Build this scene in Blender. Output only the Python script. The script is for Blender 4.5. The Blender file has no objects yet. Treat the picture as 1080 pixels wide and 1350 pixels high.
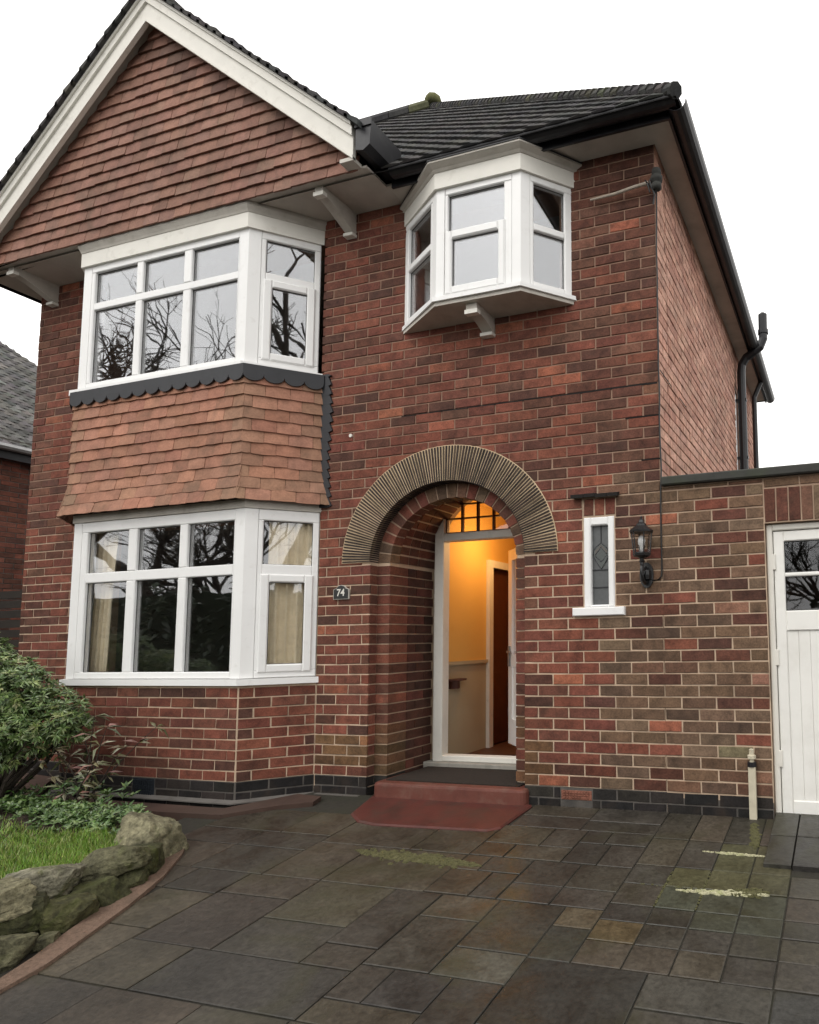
import bpy, math, random
from mathutils import Vector, Matrix
R = random.Random(7)
S = bpy.context.scene
COL = S.collection

# ------------------------------------------------------------------ camera
def make_camera():
    yaw, pitch, roll = (math.radians(a) for a in (16.48929516823969, 5.089660938704021, -1.0423776535329001))
    cy, sy, cp, sp = math.cos(yaw), math.sin(yaw), math.cos(pitch), math.sin(pitch)
    f = Vector((-sy * cp, cy * cp, sp)); r = Vector((cy, sy, 0)); u = r.cross(f)
    c, s = math.cos(roll), math.sin(roll)
    r2, u2 = c * r + s * u, -s * r + c * u
    cam = bpy.data.cameras.new('camera'); o = bpy.data.objects.new('camera', cam); COL.objects.link(o)
    m = Matrix((r2, u2, -f)).transposed().to_4x4(); m.translation = CAM
    o.matrix_world = m
    cam.sensor_fit = 'HORIZONTAL'; cam.sensor_width = 36
    cam.lens = 865.3375579201521 / 1080 * 36
    cam.shift_x = (540 - 856.4478578059488) / 1080
    cam.shift_y = (766.6677265707465 - 675) / 1080
    cam.clip_start = .05; cam.clip_end = 600
    S.camera = o
CAM = Vector((1.135824748840726, -4.14276427073744, 1.193125590805011))
make_camera()

# ------------------------------------------------------------------ world, sun, exposure
SUN_EL, SUN_AZ = math.radians(48), math.radians(200)
W = bpy.data.worlds.new('World'); S.world = W; W.use_nodes = True
nt = W.node_tree; nt.nodes.clear()
sky = nt.nodes.new('ShaderNodeTexSky'); sky.sky_type = 'NISHITA'; sky.sun_disc = False
sky.sun_elevation = SUN_EL; sky.sun_rotation = SUN_AZ; sky.air_density = 1.6; sky.dust_density = 4.0; sky.ozone_density = 1.0
hs = nt.nodes.new('ShaderNodeHueSaturation'); hs.inputs['Saturation'].default_value = .10
ov = nt.nodes.new('ShaderNodeMixRGB'); ov.inputs['Fac'].default_value = .75
ov.inputs['Color2'].default_value = (13.9, 13.6, 13.2, 1)     # even cloud cover over the clear sky
bg = nt.nodes.new('ShaderNodeBackground'); bg.inputs['Strength'].default_value = .15
wo = nt.nodes.new('ShaderNodeOutputWorld')
nt.links.new(sky.outputs[0], hs.inputs['Color']); nt.links.new(hs.outputs[0], ov.inputs['Color1'])
nt.links.new(ov.outputs[0], bg.inputs['Color']); nt.links.new(bg.outputs[0], wo.inputs['Surface'])
sl = bpy.data.lights.new('sun', 'SUN'); sl.energy = .6; sl.angle = math.radians(25); sl.color = (1, .96, .9)
so = bpy.data.objects.new('sun', sl); COL.objects.link(so)
# the sun stands in front of the house, a little to the left of the camera
sd = Vector((math.sin(SUN_AZ) * math.cos(SUN_EL), math.cos(SUN_AZ) * math.cos(SUN_EL), math.sin(SUN_EL)))
so.rotation_euler = sd.to_track_quat('Z', 'Y').to_euler(); so.location = sd * 40
S.view_settings.view_transform = 'Standard'; S.view_settings.look = 'None'
S.view_settings.gamma = 1; S.view_settings.use_curve_mapping = False; S.view_settings.exposure = 0.0
S.render.engine = 'CYCLES'
S.cycles.max_bounces = 8; S.cycles.transparent_max_bounces = 16

# ------------------------------------------------------------------ materials
def nodes(name):
    m = bpy.data.materials.new(name); m.use_nodes = True
    t = m.node_tree; b = t.nodes['Principled BSDF']; return m, t, b
def math_node(t, op, a, b=None):
    n = t.nodes.new('ShaderNodeMath'); n.operation = op
    for i, v in enumerate((a, b)):
        if v is None: continue
        if isinstance(v, (int, float)): n.inputs[i].default_value = v
        else: t.links.new(v, n.inputs[i])
    return n.outputs[0]
def noise(t, vec, scale, detail=4, rough=.55, dist=0):
    n = t.nodes.new('ShaderNodeTexNoise'); n.inputs['Scale'].default_value = scale
    n.inputs['Detail'].default_value = detail; n.inputs['Roughness'].default_value = rough
    n.inputs['Distortion'].default_value = dist
    t.links.new(vec, n.inputs['Vector']); return n.outputs['Fac']
def ramp(t, fac, stops):
    n = t.nodes.new('ShaderNodeValToRGB'); e = n.color_ramp.elements
    while len(e) < len(stops): e.new(.5)
    for k, (p, c) in enumerate(stops):
        e[k].position = p; e[k].color = c if len(c) == 4 else (*c, 1)
    t.links.new(fac, n.inputs['Fac']); return n.outputs['Color']
def mix(t, mode, fac, a, b):
    n = t.nodes.new('ShaderNodeMixRGB'); n.blend_type = mode
    for s, v in (('Fac', fac), ('Color1', a), ('Color2', b)):
        if isinstance(v, (int, float)): n.inputs[s].default_value = v
        elif isinstance(v, tuple): n.inputs[s].default_value = v if len(v) == 4 else (*v, 1)
        else: t.links.new(v, n.inputs[s])
    return n.outputs[0]
def bump(t, b, h, strength, dist=.01):
    n = t.nodes.new('ShaderNodeBump'); n.inputs['Strength'].default_value = strength; n.inputs['Distance'].default_value = dist
    t.links.new(h, n.inputs['Height']); t.links.new(n.outputs[0], b.inputs['Normal'])
def pos(t): return t.nodes.new('ShaderNodeNewGeometry').outputs['Position']
def grey(v): return (v, v, v, 1)

def tinted(name, rough=.85, fine=90, fine_amt=.35, patch=9, patch_amt=.3, stain=None, stain_scale=5, stain_amt=.5, bmp=.35, bdist=.004, spec=.3, rough_var=0, broad=0):
    """base colour = per-piece tint x mottling; one version reads the tint from the mesh, one from the object"""
    out = []
    for kind in ('GEOMETRY', 'OBJECT'):
        m, t, b = nodes(name + ('_joined' if kind == 'GEOMETRY' else '_piece'))
        a = t.nodes.new('ShaderNodeAttribute'); a.attribute_type = kind; a.attribute_name = 'tint'
        p = pos(t)
        n1 = noise(t, p, fine, 5, .65); n2 = noise(t, p, patch, 4, .6, .4)
        c = mix(t, 'MULTIPLY', fine_amt, a.outputs['Color'], ramp(t, n1, [(.28, grey(.25)), (.5, grey(.95)), (.72, grey(1.6))]))
        c = mix(t, 'MULTIPLY', patch_amt, c, ramp(t, n2, [(.3, grey(.35)), (.5, grey(1.0)), (.7, grey(1.45))]))
        if broad:
            c = mix(t, 'MULTIPLY', broad, c, ramp(t, noise(t, p, 1.1, 5, .6, .3), [(.32, grey(.35)), (.5, grey(.95)), (.68, grey(1.5))]))
        if stain:
            n3 = noise(t, p, stain_scale, 5, .6, .8)
            f = ramp(t, n3, [(.52, grey(0)), (.72, grey(stain_amt))])
            c = mix(t, 'MIX', f, c, stain)
        t.links.new(c, b.inputs['Base Color'])
        b.inputs['Roughness'].default_value = rough
        if rough_var:
            rr = ramp(t, n2, [(.35, grey(max(.1, rough - rough_var))), (.65, grey(rough))]); t.links.new(rr, b.inputs['Roughness'])
        b.inputs['Specular IOR Level'].default_value = spec
        bump(t, b, n1, bmp, bdist)
        out.append(m)
    return out
def plain(name, col, rough=.6, metal=0, var=.25, scale=14, bmp=.12, bdist=.003, dirt=None, dirt_scale=4, dirt_amt=.4, dirt_lo=.5, spec=.4, fine=70):
    m, t, b = nodes(name); p = pos(t)
    n1 = noise(t, p, scale, 5, .6, .3)
    c = mix(t, 'MULTIPLY', var, (*col, 1), ramp(t, n1, [(.3, grey(.4)), (.5, grey(1)), (.7, grey(1.35))]))
    if dirt:
        n3 = noise(t, p, dirt_scale, 6, .65, .25)
        c = mix(t, 'MIX', ramp(t, n3, [(dirt_lo, grey(0)), (dirt_lo + .26, grey(dirt_amt))]), c, dirt)
    t.links.new(c, b.inputs['Base Color'])
    b.inputs['Roughness'].default_value = rough; b.inputs['Metallic'].default_value = metal
    b.inputs['Specular IOR Level'].default_value = spec
    if bmp: bump(t, b, noise(t, p, fine, 4, .6), bmp, bdist)
    return m

BRICK = tinted('brick', rough=.88, fine=95, fine_amt=.5, patch=11, patch_amt=.6, stain=(.060, .040, .028), stain_scale=4.5, stain_amt=.36, bmp=.5, broad=.32)
TILE = tinted('clay_tile', rough=.8, fine=70, fine_amt=.25, patch=11, patch_amt=.3, stain=(.09, .065, .045), stain_scale=4, stain_amt=.4, bmp=.3, broad=.22)
ROOFTILE = tinted('roof_tile', spec=.12, rough=.85, fine=60, fine_amt=.4, patch=9, patch_amt=.4, stain=(.075, .075, .060), stain_scale=4, stain_amt=.5, bmp=.5, broad=.3)
SLAB = tinted('paving', broad=.45, rough=.58, fine=42, fine_amt=.6, patch=5, patch_amt=.45, stain=(.040, .038, .020), stain_scale=2.2, stain_amt=.7, bmp=.45, bdist=.004, rough_var=.3)
STONE = tinted('garden_stone', rough=.9, fine=38, fine_amt=.85, patch=8, patch_amt=.9, stain=(.055, .065, .014), stain_scale=6.5, stain_amt=.9, bmp=1.0, bdist=.018)
LEAF = tinted('leaf', rough=.34, fine=25, fine_amt=.25, patch=5, patch_amt=.3, bmp=.1, spec=.5)
M = {}
M['mortar'] = plain('mortar', (.52, .39, .28), .95, var=.35, scale=8, bmp=.5, dirt=(.12, .09, .07), dirt_scale=3, dirt_amt=.75, dirt_lo=.52, fine=160)
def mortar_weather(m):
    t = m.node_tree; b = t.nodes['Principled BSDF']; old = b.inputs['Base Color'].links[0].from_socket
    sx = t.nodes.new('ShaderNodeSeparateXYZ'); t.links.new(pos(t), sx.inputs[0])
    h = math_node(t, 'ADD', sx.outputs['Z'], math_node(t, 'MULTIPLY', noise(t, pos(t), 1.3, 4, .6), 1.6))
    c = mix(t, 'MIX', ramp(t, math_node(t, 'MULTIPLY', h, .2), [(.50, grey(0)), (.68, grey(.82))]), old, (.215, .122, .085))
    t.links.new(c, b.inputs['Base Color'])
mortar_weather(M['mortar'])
M['dark_mortar'] = plain('sooty_mortar', (.10, .09, .08), .95, var=.4, scale=7, dirt=(.03, .03, .03), dirt_amt=.8, bmp=.5, fine=120)
M['upvc'] = plain('white_window_plastic', (.82, .82, .81), .28, var=.06, scale=3, bmp=.02, dirt=(.45, .42, .36), dirt_scale=11, dirt_amt=.35, dirt_lo=.58)
M['paint'] = plain('weathered_white_paint', (.72, .70, .64), .55, var=.08, scale=5, bmp=.12, dirt=(.36, .33, .27), dirt_scale=9, dirt_amt=.5, dirt_lo=.58, fine=90)
M['old_paint'] = plain('grimy_white_paint', (.50, .47, .42), .6, var=.2, scale=7, bmp=.2, dirt=(.24, .21, .16), dirt_scale=8, dirt_amt=.5, dirt_lo=.52)
M['soffit'] = plain('soffit_board', (.50, .46, .41), .7, var=.25, scale=3, bmp=.1, dirt=(.27, .24, .2), dirt_scale=2.5, dirt_amt=.5)
M['black'] = plain('black_plastic', (.013, .013, .016), .38, var=.2, bmp=.05, dirt=(.05, .05, .048), dirt_scale=8, dirt_amt=.5)
M['iron'] = plain('black_iron', (.012, .012, .013), .35, var=.3, bmp=.2, spec=.6)
M['lead'] = plain('lead', (.026, .027, .031), .55, var=.3, scale=10, bmp=.15)
M['soot'] = plain('sooted_joint', (.012, .01, .009), .95, var=.3)
M['stone_sill'] = plain('stone_sill', (.30, .285, .25), .85, var=.35, scale=12, bmp=.4, dirt=(.12, .11, .09), dirt_amt=.5)
M['concrete'] = plain('concrete', (.12, .11, .10), .9, var=.4, scale=7, bmp=.6, dirt=(.09, .08, .06), dirt_scale=5, dirt_amt=.6, fine=120)
M['coping'] = plain('mossy_coping', (.045, .045, .041), .9, var=.5, scale=7, bmp=.5, dirt=(.05, .065, .03), dirt_amt=.6)
M['red_step'] = plain('red_step_paint', (.080, .021, .016), .55, var=.5, scale=6, bmp=.4, dirt=(.045, .030, .022), dirt_scale=7, dirt_amt=.75, dirt_lo=.46, fine=60)
M['red_path'] = plain('red_concrete', (.058, .032, .023), .9, var=.4, scale=6, bmp=.5, dirt=(.035, .027, .02), dirt_scale=3, dirt_amt=.6)
M['kerb'] = plain('red_aggregate', (.150, .098, .070), .95, var=.6, scale=60, bmp=.9, bdist=.008, dirt=(.06, .045, .028), dirt_scale=6, dirt_amt=.6, fine=75)
M['bed'] = plain('paving_joint_sand', (.026, .023, .017), .95, var=.5, scale=30, bmp=.6, dirt=(.022, .026, .010), dirt_amt=.6)
M['ground'] = plain('tarmac_ground', (.055, .053, .048), .9, var=.4, scale=20, bmp=.4)
M['soil'] = plain('soil', (.045, .03, .02), .95, var=.5, scale=25, bmp=.9, bdist=.015)
M['moss'] = plain('moss', (.080, .076, .030), .95, var=.6, scale=45, bmp=1, bdist=.01, dirt=(.15, .14, .07), dirt_scale=14, dirt_amt=.6)
M['pale_strip'] = plain('pale_lichen', (.42, .40, .26), .95, var=.4, scale=30, bmp=.8, bdist=.01, dirt=(.2, .24, .05), dirt_scale=12, dirt_amt=.8, dirt_lo=.48)
M['wood'] = plain('dark_red_wood', (.085, .025, .014), .4, var=.4, scale=9)
M['bark'] = plain('bark', (.045, .035, .027), .95, var=.5, scale=20, bmp=.8)
M['room'] = plain('room_plaster', (.30, .28, .25), .9, var=.1, bmp=0)
M['carpet'] = plain('carpet', (.10, .075, .05), .95, var=.3, bmp=.2)
M['hall_paint'] = plain('hall_yellow_paint', (.72, .45, .13), .7, var=.08, scale=2, bmp=.05)
M['hall_dado'] = plain('hall_lower_wall', (.44, .38, .26), .7, var=.12, scale=2, bmp=.05)
M['hall_floor'] = plain('hall_floor', (.10, .045, .025), .5, var=.4, scale=9)
M['curtain'] = plain('curtain_cloth', (.76, .66, .48), .95, var=.2, scale=12, bmp=.3, fine=300)
M['cable'] = plain('cable_sheath', (.02, .02, .02), .5, var=.2, bmp=0)
M['bleached'] = plain('weathered_pole', (.40, .35, .29), .8, var=.4, scale=30)
M['pale_plastic'] = plain('cream_plastic', (.55, .50, .38), .5, var=.2, dirt=(.3, .27, .18), dirt_amt=.6)
M['hedge'] = plain('hedge_core', (.012, .02, .008), .95, var=.5)
M['asphalt'] = plain('asphalt', (.05, .05, .05), .9, var=.3, scale=30, bmp=.3)
M['fence'] = plain('dark_fence_timber', (.022, .017, .013), .8, var=.4, scale=9, bmp=.3)
M['tin'] = plain('galvanised', (.3, .3, .3), .4, metal=.6)

def glass_mat(name, wav=.06, tint=.93, gain=1.0, cast=(1, 1, 1)):
    m = bpy.data.materials.new(name); m.use_nodes = True; t = m.node_tree; t.nodes.clear()
    lw = t.nodes.new('ShaderNodeLayerWeight'); lw.inputs['Blend'].default_value = .5
    p5 = math_node(t, 'POWER', lw.outputs['Facing'], 4.2)
    r = math_node(t, 'ADD', math_node(t, 'MULTIPLY', p5, .94), .055 * gain)
    tr = t.nodes.new('ShaderNodeBsdfTransparent'); tr.inputs['Color'].default_value = (tint * cast[0], tint * cast[1], tint * cast[2], 1)
    gl = t.nodes.new('ShaderNodeBsdfGlossy'); gl.inputs['Roughness'].default_value = .012
    gl.inputs['Color'].default_value = (.95, .97, 1, 1)
    b = t.nodes.new('ShaderNodeBump'); b.inputs['Strength'].default_value = wav; b.inputs['Distance'].default_value = .02
    t.links.new(noise(t, pos(t), 2.6, 1.5, .4), b.inputs['Height']); t.links.new(b.outputs[0], gl.inputs['Normal'])
    mx = t.nodes.new('ShaderNodeMixShader'); t.links.new(r, mx.inputs[0]); t.links.new(tr.outputs[0], mx.inputs[1]); t.links.new(gl.outputs[0], mx.inputs[2])
    o = t.nodes.new('ShaderNodeOutputMaterial'); t.links.new(mx.outputs[0], o.inputs['Surface'])
    return m
M['glass'] = glass_mat('window_glass', gain=3.4)
M['obscured'] = plain('obscured_glass', (.085, .090, .092), .32, var=.25, scale=40, bmp=.35, fine=140, spec=.5)
M['lower_glass'] = glass_mat('lower_window_glass', gain=1.9, tint=.98)
M['bright_glass'] = glass_mat('coated_glass', gain=3.5, wav=.03)
M['old_glass'] = glass_mat('garage_glass', gain=.8)
M['clear'] = glass_mat('lantern_glass', wav=.02)
M['green_glass'] = glass_mat('green_leaded_glass', cast=(.35, .42, .33))
M['amber_glass'] = glass_mat('amber_leaded_glass', cast=(.55, .45, .28))
em = bpy.data.materials.new('lit_bulb'); em.use_nodes = True
em.node_tree.nodes['Principled BSDF'].inputs['Emission Color'].default_value = (1, .72, .36, 1)
em.node_tree.nodes['Principled BSDF'].inputs['Emission Strength'].default_value = 25
M['bulb'] = em

# ------------------------------------------------------------------ mesh building
class MB:
    def __init__(s): s.v = []; s.f = []; s.t = []; s.cur = (.5, .5, .5)
    def face(s, pts):
        n = len(s.v); s.v += [tuple(p) for p in pts]; s.f.append(tuple(range(n, n + len(pts)))); s.t.append(s.cur)
    def mesh_in(s, verts, faces):
        n = len(s.v); s.v += [tuple(p) for p in verts]
        for f in faces: s.f.append(tuple(n + i for i in f)); s.t.append(s.cur)
    def box(s, x0, x1, y0, y1, z0, z1):
        v = [(x0, y0, z0), (x1, y0, z0), (x1, y1, z0), (x0, y1, z0), (x0, y0, z1), (x1, y0, z1), (x1, y1, z1), (x0, y1, z1)]
        s.mesh_in(v, [(0, 3, 2, 1), (4, 5, 6, 7), (0, 1, 5, 4), (1, 2, 6, 5), (2, 3, 7, 6), (3, 0, 4, 7)])
    def cbox(s, fr, u0, u1, n0, n1, z0, z1, ch=.004):
        """box on a wall frame, chamfered round its outer face"""
        P = fr.p; m = n1 - ch
        a = [P(u0, n0, z0), P(u1, n0, z0), P(u1, n0, z1), P(u0, n0, z1)]
        b = [P(u0, m, z0), P(u1, m, z0), P(u1, m, z1), P(u0, m, z1)]
        c = [P(u0 + ch, n1, z0 + ch), P(u1 - ch, n1, z0 + ch), P(u1 - ch, n1, z1 - ch), P(u0 + ch, n1, z1 - ch)]
        v = a + b + c; f = [(3, 2, 1, 0), (8, 9, 10, 11)]
        for k in range(4):
            j = (k + 1) % 4
            f += [(k, j, 4 + j, 4 + k), (4 + k, 4 + j, 8 + j, 8 + k)]
        s.mesh_in(v, f)
    def prism(s, poly, d0, d1, axis='z'):
        """polygon extruded along z (poly in xy), y (poly in xz) or x (poly in yz)"""
        def q(a, b, d): return (a, b, d) if axis == 'z' else ((a, d, b) if axis == 'y' else (d, a, b))
        n = len(poly); v = [q(a, b, d0) for a, b in poly] + [q(a, b, d1) for a, b in poly]
        f = [tuple(range(n))[::-1], tuple(range(n, 2 * n))] + [(k, (k + 1) % n, n + (k + 1) % n, n + k) for k in range(n)]
        s.mesh_in(v, f)
    def fprism(s, fr, poly, n0, n1):
        n = len(poly); v = [fr.p(a, n0, b) for a, b in poly] + [fr.p(a, n1, b) for a, b in poly]
        f = [tuple(range(n))[::-1], tuple(range(n, 2 * n))] + [(k, (k + 1) % n, n + (k + 1) % n, n + k) for k in range(n)]
        s.mesh_in(v, f)
    def tube(s, pts, rad, seg=8, cap=True):
        pts = [Vector(p) for p in pts]; rads = rad if isinstance(rad, (list, tuple)) else [rad] * len(pts)
        rings = []; ref = None
        for i, p in enumerate(pts):
            d = (pts[min(i + 1, len(pts) - 1)] - pts[max(i - 1, 0)])
            if d.length < 1e-9: d = Vector((0, 0, 1))
            d.normalize()
            if ref is None or abs(ref.dot(d)) > .95: ref = Vector((0, 0, 1)) if abs(d.z) < .9 else Vector((1, 0, 0))
            a = d.cross(ref).normalized(); b = d.cross(a).normalized(); ref = -b if False else ref
            rings.append([p + rads[i] * (math.cos(2 * math.pi * k / seg) * a + math.sin(2 * math.pi * k / seg) * b) for k in range(seg)])
        v = [p for r_ in rings for p in r_]; f = []
        for i in range(len(rings) - 1):
            for k in range(seg):
                f.append((i * seg + k, i * seg + (k + 1) % seg, (i + 1) * seg + (k + 1) % seg, (i + 1) * seg + k))
        if cap: f += [tuple(range(seg))[::-1], tuple(range((len(rings) - 1) * seg, len(rings) * seg))]
        s.mesh_in(v, f)
    def lathe(s, c, prof, seg=12, a0=0.0):
        v = [(c[0] + r * math.cos(a0 + 2 * math.pi * k / seg), c[1] + r * math.sin(a0 + 2 * math.pi * k / seg), c[2] + z) for r, z in prof for k in range(seg)]
        f = []
        for i in range(len(prof) - 1):
            for k in range(seg): f.append((i * seg + k, i * seg + (k + 1) % seg, (i + 1) * seg + (k + 1) % seg, (i + 1) * seg + k))
        f += [tuple(range(seg))[::-1], tuple(range((len(prof) - 1) * seg, len(prof) * seg))]
        s.mesh_in(v, f)
    def build(s, name, mat, parent=None, kind=None, smooth=False, tint=False, mesh_only=False):
        me = bpy.data.meshes.new(name); me.from_pydata(s.v, [], s.f)
        if tint:
            at = me.attributes.new('tint', 'FLOAT_COLOR', 'FACE')
            at.data.foreach_set('color', [c for t in s.t for c in (t[0], t[1], t[2], 1)])
        me.materials.append(mat)
        if smooth: me.polygons.foreach_set('use_smooth', [True] * len(me.polygons))
        me.update()
        if mesh_only: return me
        return link(name, me, parent, kind)
def link(name, me, parent=None, kind=None):
    o = bpy.data.objects.new(name, me); COL.objects.link(o)
    if parent is not None: o.parent = parent
    if kind: o['kind'] = kind
    return o
def thing(name, label, cat, loc=(0, 0, 0), group=None):
    o = bpy.data.objects.new(name, None); COL.objects.link(o); o.location = loc; o.empty_display_size = .2
    tag(o, label, cat, group); return o
def tag(o, label, cat, group=None):
    o['label'] = label; o['category'] = cat
    if group: o['group'] = group
    return o
class Frame:
    """a vertical wall face: u along it, n outward, z up"""
    def __init__(s, ox, oy, a): s.ox, s.oy, s.a = ox, oy, math.radians(a); s.c, s.s = math.cos(s.a), math.sin(s.a)
    def p(s, u, n, z): return (s.ox + u * s.c + n * s.s, s.oy + u * s.s - n * s.c, z)
FRONT = Frame(0, 0, 0)
def jit(c, a=.12):
    k = 1 + R.uniform(-a, a); return tuple(max(.004, v * k * (1 + R.uniform(-a / 5, a / 5))) for v in c)
def shows(p, area, nrm):
    d = CAM - Vector(p); L = d.length
    return max(0, d.normalized().dot(Vector(nrm))) * area / (L * L)

# ------------------------------------------------------------------ brick laying
BW, BH, JT = .225, .075, .010
_bm = {}
def piece_mesh(kind, w, d, h, ch, mat, n_var=3):
    """shared mesh of one brick / tile: local x along, y into the wall, z up; outer face at y = -d"""
    key = (kind, round(w, 3), round(h, 3), R.randrange(n_var))
    if key not in _bm:
        b = MB(); w2, h2 = w / 2, h / 2
        q = lambda: R.uniform(-.002, .002)
        back = [(-w2, .012, -h2), (w2, .012, -h2), (w2, .012, h2), (-w2, .012, h2)]
        mid = [(x + q(), -d + ch, z + q()) for x, _, z in back]
        frt = [(x * (1 - 2 * ch / w), -d + q(), z * (1 - 2 * ch / h)) for x, _, z in mid]
        f = [(8, 9, 10, 11)]
        for k in range(4):
            j = (k + 1) % 4; f += [(k, j, 4 + j, 4 + k), (4 + k, 4 + j, 8 + j, 8 + k)]
        b.mesh_in(back + mid + frt, f)
        _bm[key] = b.build(kind, mat, mesh_only=True)
    return _bm[key]
PIECES = []          # every whole brick of the house, ranked later by how large it shows
def lay(fr, u0, u1, z0, z1, holes, tint, joined, pieces, odd=0, shift=0.0, proud=.005, depth=.05):
    """courses of stretcher bond; holes(z0,z1) -> list of (ua,ub) intervals without brick"""
    k0, k1 = int(math.floor(z0 / BH + 1e-6)), int(math.ceil(z1 / BH - 1e-6))
    for k in range(k0, k1):
        za, zb = max(z0, k * BH), min(z1, (k + 1) * BH)
        if zb - za < .03: continue
        off = shift + (0 if (k + odd) % 2 else -BW / 2)
        i0 = int(math.floor((u0 - off) / BW)) - 1; i1 = int(math.ceil((u1 - off) / BW)) + 1
        hs_ = holes(za, zb) if holes else []
        for i in range(i0, i1):
            segs = [(max(u0, off + i * BW), min(u1, off + (i + 1) * BW))]
            for ha, hb in hs_:
                ns = []
                for a, b in segs:
                    if hb <= a or ha >= b: ns.append((a, b)); continue
                    if ha > a: ns.append((a, ha))
                    if hb < b: ns.append((hb, b))
                segs = ns
            for a, b in segs:
                if b - a < .03: continue
                uc, zc, w, h = (a + b) / 2, (za + zb) / 2, b - a - JT, zb - za - JT
                col = tint(uc, zc, k)
                pieces.append(dict(fr=fr, u=uc, z=zc, w=w, h=h, tint=col, proud=proud + R.uniform(-.0015, .0018), joined=joined,
                                   show=shows(fr.p(uc, 0, zc), w * h, (fr.s, -fr.c, 0))))
def brick_into(b, q):
    fr, w2, h2, ch, d = q['fr'], q['w'] / 2, q['h'] / 2, .003, q['proud']
    g = lambda: R.uniform(-.0018, .0018)
    u, z = q['u'], q['z']; b.cur = q['tint']
    back = [(u - w2, -.012, z - h2), (u + w2, -.012, z - h2), (u + w2, -.012, z + h2), (u - w2, -.012, z + h2)]
    mid = [(a + g(), d - ch, c + g()) for a, _, c in back]
    frt = [(u + (a - u) * .97, d + g(), z + (c - z) * .92) for a, _, c in mid]
    v = [fr.p(*t) for t in back + mid + frt]; f = [(8, 9, 10, 11)]
    for k in range(4):
        j = (k + 1) % 4; f += [(k, j, 4 + j, 4 + k), (4 + k, 4 + j, 8 + j, 8 + k)]
    b.mesh_in(v, f)
def brick_object(q, parent):
    o = link('brick', piece_mesh('brick', q['w'], .005, q['h'], .003, BRICK[1]), parent)
    o.location = q['fr'].p(q['u'], q['proud'] - .005, q['z']); o.rotation_euler = (R.uniform(-.006, .006), R.uniform(-.005, .005), q['fr'].a + R.uniform(-.006, .006))
    o['tint'] = list(q['tint'])
RED = [(.178, .058, .037), (.162, .053, .035), (.190, .065, .041), (.148, .050, .035), (.168, .062, .041)]
DARK = [(.110, .043, .029), (.098, .041, .028), (.122, .046, .031), (.090, .040, .029)]
RUST = [(.138, .062, .041), (.146, .066, .042), (.126, .060, .041)]
BROWN = [(.140, .084, .052), (.152, .092, .058), (.118, .070, .045), (.160, .104, .068), (.104, .064, .043), (.144, .076, .049)]
ORANGE = [(.30, .105, .060), (.26, .088, .052)]
BLACK = [(.017, .015, .014), (.024, .020, .017), (.013, .012, .012)]
def clump(u, z, s=1.0): return .5 + .5 * math.sin(2.1 * u * s + 1.3) * math.cos(2.7 * z * s + .7 * u + .4)
def house_tint(u, z, k):
    if z < .225: return jit(R.choice(BLACK), .25)
    pd = .11 + .12 * clump(u, z)
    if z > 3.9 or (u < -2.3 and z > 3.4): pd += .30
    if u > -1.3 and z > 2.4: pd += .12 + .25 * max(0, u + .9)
    if u < -5.75: pd += .12
    pb = .03 + (.66 if u > -.35 and z < 2.5 else 0) + (.16 if u > -.7 and z > 2.2 else 0) + (.35 if u < -5.85 else 0)
    x = R.random()
    if x < pd: c = R.choice(DARK)
    elif x < pd + pb: c = R.choice(BROWN if u > -.5 and z < 2.3 else RUST)
    elif x > .975: c = R.choice(ORANGE)
    else: c = R.choice(RED)
    if z < .55 and -2.9 < u < -.8 and R.random() < .5: c = tuple(a * .55 + b * .45 for a, b in zip(c, (.10, .095, .035)))
    if z < .38 and u > -2.9: c = tuple(a * .75 for a in c)
    return jit(c, .14)
def bay_tint(u, z, k):
    if z < .225: return jit(R.choice(BLACK), .25)
    x = R.random(); c = R.choice(DARK) if x < .22 + (.35 if z < .38 else 0) else R.choice(RED)
    return jit(c, .13)
def garage_tint(u, z, k):
    if z < .20: return jit(R.choice(BLACK), .25)
    x = R.random()
    c = R.choice(BROWN) if x < .80 else (R.choice(DARK) if x < .92 else (R.choice(RED) if x < .965 else (.26, .13, .085)))
    if z < .5 and x < .3: c = (.16, .13, .075)
    return jit(c, .14)
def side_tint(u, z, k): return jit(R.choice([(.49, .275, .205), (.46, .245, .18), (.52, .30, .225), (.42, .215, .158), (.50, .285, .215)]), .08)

# ------------------------------------------------------------------ ground
SL = .12
def gz(y): return .1 + SL * y
def ground():
    ys = [70, 6, 0, -8, -9.2, -80]; zs = [.1, .1, .1, gz(-8), -.92, -.95]
    b = MB()
    for k in range(len(ys) - 1):
        b.face([(-90, ys[k + 1], zs[k + 1] - .04), (90, ys[k + 1], zs[k + 1] - .04), (90, ys[k], zs[k] - .04), (-90, ys[k], zs[k] - .04)])
    b.build('ground', M['ground'], kind='structure')
    b = MB(); b.face([(-90, -16, -.945), (90, -16, -.945), (90, -10, -.945), (-90, -10, -.945)]); b.build('road', M['asphalt'], kind='structure')
    b = MB()
    b.box(-90, 90, -10, -9.87, -.95, -.82); b.box(-90, 90, -16.13, -16, -.95, -.82); b.build('kerbstone', M['concrete'], kind='structure')
ground()
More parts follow.
